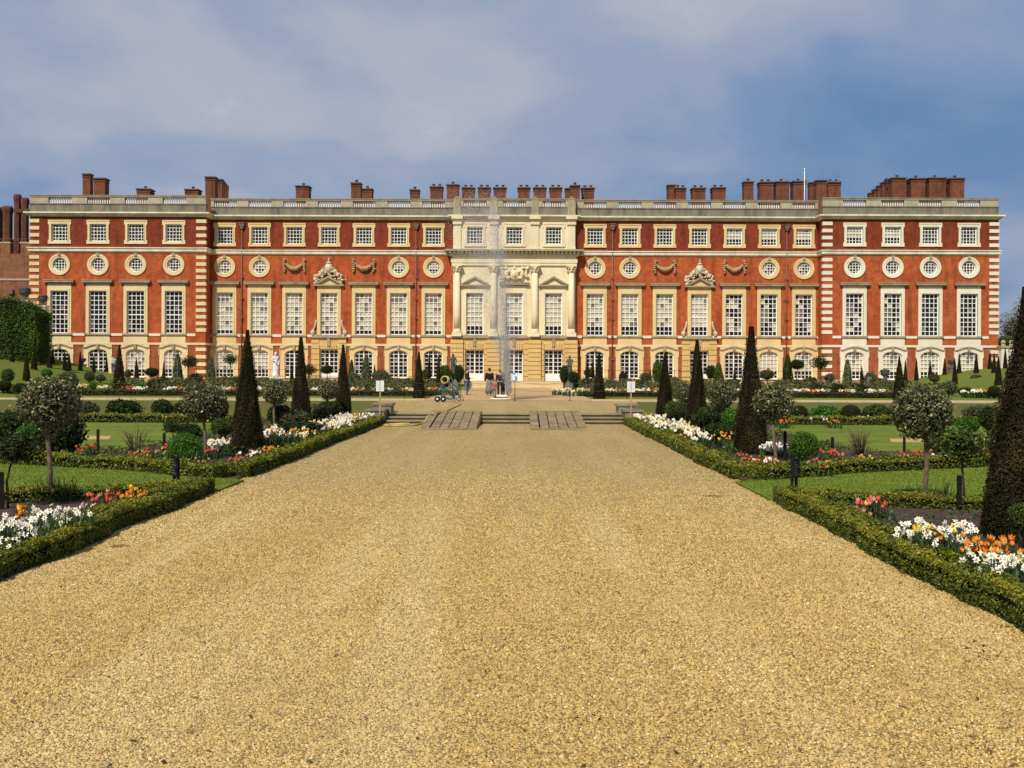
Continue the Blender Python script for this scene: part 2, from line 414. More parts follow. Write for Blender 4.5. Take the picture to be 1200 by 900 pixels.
def mat_lawn(name, stops, stripe):
    m, n, l, p = nt(name); P = wpos(n)
    c = ramp_node(n, l, noise_node(n, l, 40, 6, .7, P), stops)
    f = ramp_node(n, l, noise_node(n, l, .6, 5, .65, P, .6), [(.35, (0, 0, 0)), (.7, (.6,) * 3)]); c = mixc(n, l, f, c, (.20, .20, .045))
    mp = n.new('ShaderNodeMapping'); mp.inputs['Scale'].default_value = (.12, 1.5, 1); l.new(P, mp.inputs[0])
    f2 = ramp_node(n, l, noise_node(n, l, 1.2, 4, .6, mp.outputs[0]), [(.42, (0, 0, 0)), (.62, (stripe,) * 3)]); c = mixc(n, l, f2, c, (.07, .115, .012))
    l.new(c, p.inputs['Base Color']); p.inputs['Roughness'].default_value = .95; p.inputs['Specular IOR Level'].default_value = .1
    bump(n, l, p, noise_node(n, l, 90, 4, .7, P), .6, .02)
    return m
M['soil'] = mat_ground('dark soil', [(.3, (.05, .032, .024)), (.55, (.10, .066, .05)), (.75, (.17, .12, .09))], 9, 22, .9, .05)
M['lawn'] = mat_lawn('mown lawn', [(.25, (.09, .135, .013)), (.5, (.15, .20, .021)), (.75, (.22, .255, .036))], .6)
M['bank'] = mat_ground('rough grass bank', [(.25, (.06, .075, .012)), (.5, (.115, .125, .025)), (.75, (.18, .165, .045))], 14, 40, .8, .05, .95, (.25, (.17, .13, .045), .6))
M['turf'] = mat_ground('bank turf', [(.25, (.07, .10, .012)), (.5, (.12, .155, .02)), (.75, (.17, .2, .035))], 10, 30, .6, .05, .95, (.2, (.16, .17, .04), .5))
M['paving'] = mat_ground('buff paving gravel', [(.3, (.40, .25, .11)), (.7, (.55, .36, .17))], 12, 60, .4, .02, .95, (.3, (.46, .33, .19), .5))
def mat_gravel():
    m, n, l, p = nt('golden gravel'); P = wpos(n)
    v = n.new('ShaderNodeTexVoronoi'); v.inputs['Scale'].default_value = 62; l.new(P, v.inputs['Vector'])
    sp = n.new('ShaderNodeSeparateColor'); l.new(v.outputs['Color'], sp.inputs[0])
    c = ramp_node(n, l, sp.outputs[0], [(.0, (.12, .07, .022)), (.16, (.38, .24, .072)), (.5, (.58, .395, .13)), (.8, (.68, .495, .19)), (1, (.80, .67, .38))])
    f = ramp_node(n, l, noise_node(n, l, .3, 6, .62, P, .6), [(.35, (0, 0, 0)), (.7, (.6,) * 3)])
    c = mixc(n, l, f, c, (.44, .31, .125))
    mp = n.new('ShaderNodeMapping'); mp.inputs['Scale'].default_value = (1.1, .07, 1); l.new(P, mp.inputs[0])
    ft = ramp_node(n, l, noise_node(n, l, 1.0, 5, .6, mp.outputs[0], .2), [(.48, (0, 0, 0)), (.66, (.5,) * 3)])
    c = mixc(n, l, ft, c, (.62, .46, .22))
    f3 = ramp_node(n, l, noise_node(n, l, 6, 5, .72, P), [(.3, (.65,) * 3), (.5, (0, 0, 0))])
    c = mixc(n, l, f3, c, (.25, .16, .06))
    l.new(c, p.inputs['Base Color']); p.inputs['Roughness'].default_value = .85; p.inputs['Specular IOR Level'].default_value = .2
    b = n.new('ShaderNodeMath'); b.operation = 'ADD'
    l.new(v.outputs['Distance'], b.inputs[0]); l.new(noise_node(n, l, 7, 4, .6, P), b.inputs[1])
    bump(n, l, p, b.outputs[0], 1.0, -.025)
    return m
def mat_pebble(name, stops):
    m, n, l, p = nt(name); P = wpos(n)
    at = n.new('ShaderNodeAttribute'); at.attribute_name = 'rnd'
    c = ramp_node(n, l, at.outputs['Fac'], stops)
    f = ramp_node(n, l, noise_node(n, l, .32, 6, .62, P, .6), [(.36, (0, 0, 0)), (.66, (.55,) * 3)]); c = mixc(n, l, f, c, (.44, .29, .10))
    mp = n.new('ShaderNodeMapping'); mp.inputs['Scale'].default_value = (.95, .06, 1); l.new(P, mp.inputs[0])
    ft = ramp_node(n, l, noise_node(n, l, 1.0, 5, .6, mp.outputs[0], .2), [(.48, (0, 0, 0)), (.64, (.36,) * 3)]); c = mixc(n, l, ft, c, (.68, .54, .28))
    f3 = ramp_node(n, l, noise_node(n, l, 2.6, 5, .72, P), [(.28, (.45,) * 3), (.46, (0, 0, 0))]); c = mixc(n, l, f3, c, (.22, .14, .05))
    l.new(c, p.inputs['Base Color']); p.inputs['Roughness'].default_value = .8; p.inputs['Specular IOR Level'].default_value = .15
    return m
M['gravel'] = mat_gravel()
M['pebble'] = mat_pebble('gravel stone', [(.0, (.055, .032, .012)), (.2, (.20, .12, .036)), (.42, (.50, .335, .105)), (.75, (.64, .455, .165)), (1, (.82, .67, .39))])  # darkest stones paint the shadowed holes between the stones

# ------------------------------------------------------------------ the setting: ground, paths, banks
ZT = 0.36                                        # upper terrace level
def sstep(a, b, x):
    t = np.clip((x - a) / (b - a), 0, 1); return t * t * (3 - 2 * t)
def H(x, y):
    x = np.asarray(x, float); y = np.asarray(y, float)
    u = np.abs(x - XA0)
    z = ZT * sstep(38.3, 40.4, y)
    z = z + 0.4 * sstep(84, 88, y)
    bank = np.where(x < XA0, 2.35, 1.55) * sstep(29.5, 42.0, u - 0.10 * np.clip(y - 70, 0, 30)) * sstep(97, 90, y)
    return z + bank * (sstep(38.3, 41, y))
xs = np.unique(np.concatenate([np.linspace(-900, -75, 12), np.linspace(-75, -26, 50), np.linspace(-26, 26, 27), np.linspace(26, 75, 50), np.linspace(75, 900, 12)]))
ys = np.unique(np.concatenate([np.linspace(-60, 36, 20), np.linspace(36, 42, 25), np.linspace(42, 100, 50), np.linspace(100, 1500, 16)]))
XX, YY = np.meshgrid(xs, ys)
ZZ = H(XX, YY) - 0.02 + 0.02 * vnoise(np.stack([XX.ravel(), YY.ravel(), 0 * XX.ravel()], 1), .5, 3).reshape(XX.shape) * (YY > 39)
nx, ny = len(xs), len(ys)
idx = np.arange(nx * ny).reshape(ny, nx)
Fg = np.stack([idx[:-1, :-1], idx[:-1, 1:], idx[1:, 1:], idx[1:, :-1]], -1).reshape(-1, 4)
cxx = (XX[:-1, :-1] + XX[1:, 1:]).ravel() / 2; cyy = (YY[:-1, :-1] + YY[1:, 1:]).ravel() / 2
gmi = np.where((cyy > 38) & (cyy < 54), 1, np.where(np.abs(cxx - XA0) > 28, 2, 0))
g_me = np_mesh('ground', np.stack([XX, YY, ZZ], -1).reshape(-1, 3), Fg, [M['lawn'], M['bank'], M['turf']], gmi, smooth=True)
tag(link('ground', g_me), kind='structure')

PW = 4.37                                         # half width of the gravel walk
def sheet(name, poly, z0, z1, mat): return tag(MB().slab(poly, z0, z1).build(name, mat), kind='structure')
# gravel walk: gently uneven sheet with wavering edges
gx = np.linspace(-1, 1, 41); gy = np.linspace(-8, 37.15, 150)
GX, GY = np.meshgrid(gx, gy)
edge = PW + .42 + .05 * np.sin(GY * 1.7) + .03 * np.sin(GY * 4.1 + 1) 
gxx = XA0 + GX * edge
gz = 0.012 * vnoise(np.stack([gxx.ravel(), GY.ravel(), 0 * GY.ravel()], 1), 1.1, 5).reshape(GX.shape) - .01 * np.abs(GX) ** 8
idx = np.arange(GX.size).reshape(GX.shape)
Fp = np.stack([idx[:-1, :-1], idx[:-1, 1:], idx[1:, 1:], idx[1:, :-1]], -1).reshape(-1, 4)
tag(link('gravel_path', np_mesh('gravel_path', np.stack([gxx, GY, gz], -1).reshape(-1, 3), Fp, M['gravel'], smooth=True)), kind='structure')
# loose stones of the walk, near part
n = 285000
yy = 3.6 + np.abs(rng.normal(0, 6.2, n)) + 1.5 * rng.random(n)
xx = XA0 + rng.uniform(-PW - .34, PW + .34, n)
keep = (np.abs(xx) < yy * .55 + .45) & (yy < 30)
xx, yy = xx[keep], yy[keep]; n = len(xx)
tv = np.array([(-.5, -.36, -.2), (.5, -.42, -.2), (.42, .45, -.2), (-.45, .38, -.2), (.05, -.02, .5)])
tf = np.array([(0, 1, 4), (1, 2, 4), (2, 3, 4), (3, 0, 4)])
sz = rng.uniform(.007, .0155, n) * (1 + .45 * (rng.random(n) > .94)) * (1 + yy / 40)
R = rand_rot(n, tilt=.55) * sz[:, None, None]
zz = 0.012 * vnoise(np.stack([xx, yy, 0 * xx], 1), 1.1, 5) - .01 * (np.abs(xx - XA0) / (PW + .42)) ** 8 + .004
V, Fq = inst_geo(tv, tf, R, np.stack([xx, yy, zz], 1))
tag(link('gravel_stones', np_mesh('gravel_stones', V, Fq, M['pebble'], rnd=np.repeat(np.clip(rng.normal(.5, .22, n), 0, 1), 4))),
    'loose golden gravel stones covering the wide garden walk', 'gravel', kind='stuff')
# upper gravel court and far walk
def slabz(name, x0, x1, y0, y1, z, mat, th=.25): return tag(MB().box(x0, x1, y0, y1, z - th, z).build(name, mat), kind='structure')
sheet('gravel_court', [(XA0 - 4.6, 38.15), (XA0 + 4.6, 38.15), (XA0 + 6.9, 52.6), (XA0 - 6.9, 52.6)], ZT - .25, ZT + .012, M['gravel'])
slabz('cross_path', -27.5, 27, 53.05, 56.0, ZT + .02, M['paving'])
slabz('terrace_path', XA0 - 4.6, XA0 + 4.6, 56.0, 84.6, ZT + .016, M['paving'])
slabz('palace_terrace', -55, 55, 88.0, 98.2, .90, M['paving'], .6)
# garden parcels: turf panels a little proud of the gravel, soil beds
def mirror(poly, s):                               # poly given in (u, y) with u measured from the axis
    p = [(XA0 + s * u, y) for u, y in poly]
    return p if s > 0 else p[::-1]
LAWN1 = [(4.42, 16.4), (5.6, 15.7), (7.2, 15.0), (10, 14.4), (18, 13.8), (18, 22.2), (13, 21.4), (10.3, 20.7), (7.1, 19.4), (5.4, 18.3), (4.42, 17.9)]
LAWN2 = [(9.2, 25.0), (13, 24.2), (22, 24.6), (22, 36.6), (10.2, 36.6), (9.0, 34)]
BEDA = [(4.62, 3.5), (16, 3.5), (18, 13.8), (10, 14.4), (7.2, 15.0), (5.6, 15.7), (4.62, 16.2)]
BEDB = [(4.62, 18.0), (5.4, 18.3), (7.1, 19.4), (10.3, 20.7), (13, 21.4), (22, 22.4), (22, 24.6), (13, 24.2), (9.2, 25.0), (9.0, 34), (10.2, 36.6), (22, 36.6),
        (22, 38.6), (5.2, 38.6), (5.2, 37.4), (4.62, 37.2)]
L1R = [(4.42, 15.5), (5.6, 15.0), (7.2, 14.6)] + LAWN1[3:]; BAR = BEDA[:4] + [(7.2, 14.6), (5.6, 15.0), (4.62, 15.4)]
for s in (-1, 1):
    sheet('lawn', mirror(LAWN1 if s < 0 else L1R, s), -.05, .035, M['lawn'])
    sheet('lawn', mirror(LAWN2, s), -.05, .03, M['lawn'])
    sheet('soil_bed', mirror(BEDA if s < 0 else BAR, s), -.05, .02, M['soil'])
    sheet('soil_bed', mirror(BEDB, s), -.05, .024, M['soil'])
    sheet('soil_bed', mirror([(4.9, 61.2), (26.5, 61.2), (28.5, 76), (4.9, 76)], s), ZT - .2, ZT + .03, M['soil'])
    sheet('garden_path', mirror([(11.0, 28.0), (15.5, 27.6), (16.5, 28.6), (15.2, 29.6), (11.4, 29.2)], s), 0, .037, M['paving'])
# short grass on the near turf
for s in (-1, 1):
    n = 70000
    u = rng.uniform(4.45, 11.5, n); y = rng.uniform(14.0, 21.6, n)
    poly = np.array(LAWN1 if s < 0 else L1R); inside = np.zeros(n, bool); j = len(poly) - 1
    for i in range(len(poly)):
        xi, yi = poly[i]; xj, yj = poly[j]
        c = ((yi > y) != (yj > y)) & (u < (xj - xi) * (y - yi) / (yj - yi + 1e-12) + xi); inside ^= c; j = i
    u, y = u[inside], y[inside]; n = len(u)
    P = np.stack([XA0 + s * u, y, np.full(n, .034)], 1)
    a = rng.uniform(0, 6.28, n); hgt = rng.uniform(.008, .026, n); wdt = rng.uniform(.006, .012, n)
    d = np.stack([np.cos(a), np.sin(a), 0 * a], 1); lean = rng.normal(size=(n, 3)) * .012; lean[:, 2] = 0
    V = np.stack([P - d * wdt[:, None], P + d * wdt[:, None], P + lean + np.stack([0 * a, 0 * a, hgt], 1)], 1).reshape(-1, 3)
    tag(link('grass', np_mesh('grass', V, np.arange(3 * n).reshape(n, 3), G['grass'], rnd=rng.random(n))),
        'short mown grass on the %s-hand front lawn beside the gravel walk' % ('left' if s < 0 else 'right'), 'grass', kind='stuff')

# ------------------------------------------------------------------ the palace
XF, YF = -0.40, 98.6
pal = empty('palace', (XF, YF, 0))
tag(pal, 'long red brick palace with cream stone frontispiece, balustraded parapet and many chimneys', 'palace')
ZG, ZS0, ZS1, ZB0, ZB1, ZC0, ZC1, ZP1, ZR0, ZR1 = .75, 4.31, 4.52, 13.3, 13.78, 16.78, 17.19, 18.07, 18.68, 18.88
XW0, XW1, YWING, XFR, YFR = 30.07, 47.17, -1.6, 6.02, -0.55
MAINX = [8.0 + 3.444 * i for i in range(7)]
WINGX = [33.15, 36.86, 40.53, 44.28]
FRX = [-3.88, 0.0, 3.88]
SECT = [('lw', -XW1, -XW0, YWING, [-x for x in WINGX]), ('lm', -XW0, -XFR, 0.0, [-x for x in MAINX]), ('fr', -XFR, XFR, YFR, FRX),
        ('rm', XFR, XW0, 0.0, MAINX), ('rw', XW0, XW1, YWING, WINGX)]
def wall_grid(mb, x0, x1, z0, z1, holes, y):
    xb = sorted({x0, x1} | {h[0] for h in holes} | {h[1] for h in holes}); zb = sorted({z0, z1} | {min(max(h[2], z0), z1) for h in holes} | {min(max(h[3], z0), z1) for h in holes})
    for i in range(len(xb) - 1):
        for k in range(len(zb) - 1):
            mx, mz = (xb[i] + xb[i + 1]) / 2, (zb[k] + zb[k + 1]) / 2
            if any(h[0] < mx < h[1] and h[2] < mz < h[3] for h in holes): continue
            mb.quad((xb[i], y, zb[k]), (xb[i + 1], y, zb[k]), (xb[i + 1], y, zb[k + 1]), (xb[i], y, zb[k + 1]))
def side_walls(mb, x0, x1, y, z0, z1, y2=.6):
    if y < 0:
        mb.quad((x0, y2, z0), (x0, y, z0), (x0, y, z1), (x0, y2, z1)); mb.quad((x1, y, z0), (x1, y2, z0), (x1, y2, z1), (x1, y, z1))
OC = {'lw': [-x for x in WINGX], 'rw': WINGX, 'lm': [-MAINX[i] for i in (0, 1, 5, 6)], 'rm': [MAINX[i] for i in (0, 1, 5, 6)], 'fr': []}
for key, x0, x1, y, wx in SECT:
    st = {'lw': 'st_cream', 'lm': 'st_yellow', 'fr': 'st_front', 'rm': 'st_yellow', 'rw': 'st_white'}[key]
    hA = [(x - .79, x + .79, 14.37, 16.06) for x in wx]
    hM = [(x - .845, x + .845, 5.41, 9.55) for x in wx] + [(x - .7, x + .7, 11.4, 12.8) for x in OC[key]]
    hG = [(x - .95, x + .95, ZG + .05 if key == 'fr' else 1.18, 3.98) for x in wx]
    for nm, za, zb_, hs, mt in (('attic_wall', ZB1, ZC0, hA, 'brick_dark'), ('main_wall', ZS1, ZB0, hM, 'brick'), ('ground_wall', ZG, ZS0, hG, 'brick_brown')):
        b = MB(); wall_grid(b, x0, x1, za, zb_, hs, y); side_walls(b, x0, x1, y, za, zb_)
        b.build(nm, M['st_front' if nm != 'ground_wall' else 'st_ochre'] if key == 'fr' else M[mt], pal)
    e = .004 if key in ('lw', 'rw') else (.008 if key == 'fr' else 0)
    ex = .2 if key in ('lw', 'rw') else 0
    # string courses, cornice, parapet
    def band(nm, z0, z1, pr, mt, b=None):
        bb = b or MB()
        px = pr if key in ('lw', 'rw', 'fr') else 0
        bb.box(x0 - px, x1 + px, y - pr, max(y, 0) + .3, z0 + e, z1 + e)
        if b is None: bb.build(nm, M[mt], pal)
    if key != 'fr':
        b = MB(); band('', ZB0, ZB0 + .1, .08, '', b); band('', ZB0 + .1, ZB1 - .1, .16, '', b); band('', ZB1 - .1, ZB1, .24, '', b)
        b.build('string_course', M['st_band'], pal)
        band('string_course', ZS0, ZS1, .07, st if key != 'lm' and key != 'rm' else 'st_cream')
        band('plinth', ZG - .6, 1.1, .10, 'st_plinth')
    b = MB()
    for z0, z1, pr in ((ZC0, ZC0 + .13, .14), (ZC0 + .13, ZC0 + .27, .30), (ZC0 + .27, ZC1, .46)): band('', z0, z1, pr, '', b)
    b.build('cornice', M['st_band'], pal)
    b = MB(); px = .02 if key in ('lw', 'rw', 'fr') else 0
    b.box(x0 - px, x1 + px, y + .02 - (.02 if key == 'fr' else 0), y + .55, ZC1 + e, ZP1 - .1 + e); b.box(x0 - px - .03, x1 + px + .03, y - .04, y + .58, ZP1 - .1 + e, ZP1 + e)
    b.build('parapet', M['st_grey'], pal)
    # dies and rail
    bays = [(x - 1.13, x + 1.13) for x in sorted(wx)]
    prev = x0
    for i, (a, c) in enumerate(bays + [(x1, None)]):
        if a - prev > .05: MB().box(prev, a, y + .05, y + .5, ZP1 + e, ZR0 + e).build('balustrade_pier', M['st_die'], pal)
        prev = c
    b = MB().box(x0 - px, x1 + px, y - .0, y + .55, ZR0 + e, ZR1 - .06 + e); b.box(x0 - px - .04, x1 + px + .04, y - .05, y + .6, ZR1 - .06 + e, ZR1 + e)
    b.build('balustrade_rail', M['hood'], pal)
# balusters, one row in each bay
b = MB()
for k in range(10):
    x = -1.13 + 2.26 * (k + .5) / 10
    b.lathe([(.085, 0), (.085, .06), (.05, .09), (.10, .24), (.055, .42), (.05, .5), (.085, .55), (.085, ZR0 - ZP1)], (x, .27, 0), 8)
bal_me = b.mesh('balusters', M['st_bal'])
for key, x0, x1, y, wx in SECT:
    for x in sorted(wx):
        e = .004 if key in ('lw', 'rw') else (.008 if key == 'fr' else 0)
        tag(link('balusters', bal_me, pal, (x, y, ZP1 + e)), kind='stuff')
# body, roof
b = MB(); b.box(-XW1 + .3, XW1 - .3, 1.2, 22, ZG - .5, ZC1 - .1)
b.build('rear_wall', M['brick_dark'], pal)
MB().box(-XW1 + .2, XW1 - .2, .45, 22.2, ZC1 - .1, ZC1 + .1).build('roof', M['roof'], pal)
b = MB()
for s in (-1, 1): b.quad(*[(s * XW1, yy_, zz_) for yy_, zz_ in ((.6, ZG - .5), (22, ZG - .5), (22, ZC0), (.6, ZC0))])
b.build('end_wall', M['brick_dark'], pal)

# ---- windows
def bars(mb, hw, z0, z1, nc, nr, y0, y1, bw=.056, fw=.09, mid=None, arch=0.0, split=False):
    mb.box(-hw, -hw + fw, y0, y1, z0, z1); mb.box(hw - fw, hw, y0, y1, z0, z1)
    mb.box(-hw + fw, hw - fw, y0, y1, z0, z0 + fw)
    if not arch: mb.box(-hw + fw, hw - fw, y0, y1, z1 - fw, z1)
    for i in range(1, nc):
        x = -hw + 2 * hw * i / nc; w = bw * (2.2 if split and i * 2 == nc else 1)
        top = z1 - fw if not arch else z1 - arch + arch * math.sqrt(max(0, 1 - (x / hw) ** 2)) - .02
        mb.box(x - w / 2, x + w / 2, y0 + .012, y1 - .004, z0 + fw, top)
    for k in range(1, nr):
        z = z0 + (z1 - z0) * k / nr; w = bw * (1.8 if mid == k else 1)
        hx = hw - fw
        if arch and z > z1 - arch: hx = hw * math.sqrt(max(.01, 1 - ((z - z1 + arch) / arch) ** 2)) - .03
        if hx < .05: continue
        mb.box(-hx, hx, y0 + .016, y1 - .008, z - w / 2, z + w / 2)
    if arch:
        N = 16
        for i in range(N):
            a0, a1 = math.pi * i / N, math.pi * (i + 1) / N
            p = lambda a, r: (hw * r * math.cos(a), z1 - arch + (arch * math.sin(a)) * r)
            mb.prism([p(a0, 1.0), p(a1, 1.0), p(a1, .88), p(a0, .88)][::-1], y0, y1)
def panes(nm, hw, z0, z1, nc, nr, y, style, g):
    V, Fq, mi = [], [], []
    for i in range(nc):
        for k in range(nr):
            xa, xb_ = -hw + 2 * hw * i / nc, -hw + 2 * hw * (i + 1) / nc; za, zb_ = z0 + (z1 - z0) * k / nr, z0 + (z1 - z0) * (k + 1) / nr
            t = g.normal(size=2) * .004
            V += [(xa, y - t[0] - t[1], za), (xb_, y + t[0] - t[1], za), (xb_, y + t[0] + t[1], zb_), (xa, y - t[0] + t[1], zb_)]
            r = g.random()
            if style == 'dark': m = 0 if r < .9 else 1
            elif style == 'mix': m = 0 if r < .55 or k < 1 else (1 if r < .85 else 2)
            elif style == 'pale': m = 2 if (r > .2 and k >= (1 if g.random() > .02 else 0)) else (1 if k >= 1 else 0)
            elif style == 'palelow': m = 2 if (r > .14 and k >= 2) else (1 if k >= 2 else 0)
            elif style == 'blind': m = 2
            Fq.append(tuple(range(len(V) - 4, len(V)))); mi.append(m)
    return np_mesh(nm, np.array(V), np.array(Fq), [M['pane_dark'], M['pane_mid'], M['pane_pale']], mi)
gp = np.random.default_rng(21)
b = MB(); bars(b, .845, 5.41, 9.55, 4, 9, .14, .22, mid=4); sash_main = b.mesh('sash', M['white'])
b = MB(); bars(b, .79, 14.37, 16.06, 5, 5, .14, .22, .048); sash_attic = b.mesh('sash', M['white'])
b = MB(); bars(b, .93, 1.18, 3.89, 5, 7, .12, .2, .05, .09, arch=.42); sash_ground = b.mesh('sash', M['white'])
b = MB(); bars(b, .93, 1.18, 3.89, 4, 7, .12, .2, .052, .09, arch=.42, split=True); sash_french = b.mesh('casement', M['white'])
b = MB(); bars(b, .90, 1.55, 3.95, 4, 6, .3, .38, .055, .09, split=True)
b.box(-.9, -.04, .3, .37, .82, 1.55); b.box(.04, .9, .3, .37, .82, 1.55); b.box(-.04, .04, .29, .38, .82, 1.55)
door_me = b.mesh('door_leaf', M['white'])
b = MB(); rr = .68
N = 24
for i in range(N):
    a0, a1 = 2 * math.pi * i / N, 2 * math.pi * (i + 1) / N
    p = lambda a, r: (r * math.cos(a), 12.1 + r * math.sin(a))
    b.prism([p(a0, rr), p(a1, rr), p(a1, rr - .08), p(a0, rr - .08)][::-1], .12, .2)
for t in (-.42, -.14, .14, .42):
    h_ = math.sqrt(rr * rr - t * t) - .03
    b.box(t - .024, t + .024, .13, .195, 12.1 - h_, 12.1 + h_); b.box(-h_, h_, .134, .19, 12.1 + t - .024, 12.1 + t + .024)
sash_oc = b.mesh('sash', M['white'])
PM = {}
for st in ('dark', 'mix', 'pale', 'palelow'):
    for v in range(4 if st != 'dark' else 2):
        PM['main', st, v] = panes('panes', .845, 5.41, 9.55, 4, 9, .24, st, gp)
        PM['attic', st, v] = panes('panes', .79, 14.37, 16.06, 5, 5, .24, st, gp)
        PM['ground', st, v] = panes('panes', .93, 1.18, 3.9, 5, 7, .22, st, gp)
        PM['french', st, v] = panes('panes', .93, 1.18, 3.9, 4, 7, .22, st, gp)
        PM['door', st, v] = panes('panes', .90, 1.55, 3.95, 4, 6, .4, st, gp)
        PM['oc', st, v] = panes('panes', .7, 11.4, 12.8, 5, 5, .22, st, gp)
def frame_box(b, hw, z0, z1, ow, ot, ob, pr, dep=.3):
    b.box(-ow, -hw, -pr, dep, z0, z1); b.box(hw, ow, -pr, dep, z0, z1)
    b.box(-ow, ow, -pr, dep, z1, ot)
    if ob is not None: b.box(-ow, ow, -pr, dep, ob, z0)
SUR = {}
for st in ('st_yellow', 'st_cream', 'st_white', 'st_front'):
    ms = [M[st], M['hood']]
    b = MB(); frame_box(b, .845, 5.41, 9.55, 1.17, 10.02, None, .07)
    b.box(-1.0, -.845, -.11, .0, 5.41, 9.55); b.box(.845, 1.0, -.11, 0, 5.41, 9.55); b.box(-1.0, 1.0, -.11, 0, 9.55, 9.72)
    b.box(-1.13, 1.13, -.05, .02, 10.02, 10.26); b.box(-1.30, 1.30, -.2, .02, 10.26, 10.36, 1); b.box(-1.46, 1.46, -.34, .02, 10.36, 10.52, 1); b.box(-1.5, 1.5, -.38, .02, 10.52, 10.60, 1)
    b.box(-1.28, 1.28, -.18, .25, 5.24, 5.41, 1); b.box(-1.17, 1.17, -.055, .1, 4.522, 5.24)
    SUR['main', st] = b.mesh('surround', ms)
    b = MB(); frame_box(b, .845, 5.41, 9.55, 1.17, 10.02, None, .07)
    b.box(-1.0, -.845, -.11, .0, 5.41, 9.55); b.box(.845, 1.0, -.11, 0, 5.41, 9.55); b.box(-1.0, 1.0, -.11, 0, 9.55, 9.72)
    b.box(-1.13, 1.13, -.05, .02, 10.02, 10.22); b.box(-1.28, 1.28, -.18, .25, 5.24, 5.41, 1); b.box(-1.17, 1.17, -.055, .1, 4.522, 5.24)
    b.box(-1.50, 1.50, -.34, .02, 10.22, 10.36, 1)
    b.prism([(-1.5, 10.36), (-1.22, 10.36), (0, 11.02), (0, 11.22)], -.36, .02, 1)
    b.prism([(1.5, 10.36), (0, 11.22), (0, 11.02), (1.22, 10.36)], -.36, .02, 1)
    b.prism([(-1.22, 10.362), (1.22, 10.362), (0, 11.02)], -.12, .02, 0)
    SUR['pediment', st] = b.mesh('surround', ms)
    b = MB(); frame_box(b, .79, 14.37, 16.06, 1.02, 16.32, 14.22, .08)
    for s in (-1, 1):
        b.box(s * 1.065 - .055, s * 1.065 + .055, -.085, .05, 16.0, 16.44); b.box(s * 1.065 - .055, s * 1.065 + .055, -.085, .05, 14.12, 14.5)
    b.box(-1.01, 1.01, -.12, .02, 16.325, 16.44); b.box(-1.01, 1.01, -.12, .05, 14.12, 14.215)
    b.box(-.87, -.79, -.12, 0, 14.37, 16.06); b.box(.79, .87, -.12, 0, 14.37, 16.06)
    SUR['attic', st] = b.mesh('surround', ms)
    b = MB(); N = 32
    for i in range(N):
        a0, a1 = 2 * math.pi * i / N, 2 * math.pi * (i + 1) / N
        p = lambda a, r: (r * math.cos(a), 12.1 + r * math.sin(a))
        b.prism([p(a0, 1.04), p(a1, 1.04), p(a1, .86), p(a0, .86)][::-1], -.10, .05)
        b.prism([p(a0, .86), p(a1, .86), p(a1, .68), p(a0, .68)][::-1], -.06, .25)
    b.box(-.13, .13, -.17, .0, 12.95, 13.24, 1)
    SUR['oc', st] = b.mesh('surround', ms)
    b = MB(); N = 14; zc0 = 3.47; ar = .42
    b.box(-1.36, -.93, -.06, .25, 1.102, zc0); b.box(.93, 1.36, -.06, .25, 1.102, zc0)
    for i in range(N):
        xa, xb_ = -.93 + 1.86 * i / N, -.93 + 1.86 * (i + 1) / N
        za = zc0 + ar * math.sqrt(max(0, 1 - (xa / .93) ** 2)); zb_ = zc0 + ar * math.sqrt(max(0, 1 - (xb_ / .93) ** 2))
        b.prism([(xa, za), (xb_, zb_), (xb_, 4.308), (xa, 4.308)], -.06, .25)
        # eyebrow hood over the arch
        f = lambda x: 3.98 + .30 * math.cos(x / 1.12 * math.pi / 2) ** 1.0 if abs(x) < 1.12 else 3.98
        xa2, xb2 = -1.12 + 2.24 * i / N, -1.12 + 2.24 * (i + 1) / N
        b.prism([(xa2, f(xa2)), (xb2, f(xb2)), (xb2, f(xb2) + .12), (xa2, f(xa2) + .12)], -.16, -.05, 1)
    b.box(-1.36, -.93, -.0601, .25, zc0, 4.308); b.box(.93, 1.36, -.0601, .25, zc0, 4.308)
    b.box(-1.42, -1.12, -.15, -.05, 3.98, 4.1, 1); b.box(1.12, 1.42, -.15, -.05, 3.98, 4.1, 1)
    b.box(-1.42, -1.36, -.12, .02, 3.3, 3.98); b.box(1.36, 1.42, -.12, .02, 3.3, 3.98)
    b.box(-.12, .12, -.24, -.05, 3.92, 4.34, 1)
    b.box(-1.0, 1.0, -.2, .2, 1.104, 1.18)
    SUR['ground', st] = b.mesh('surround', ms)
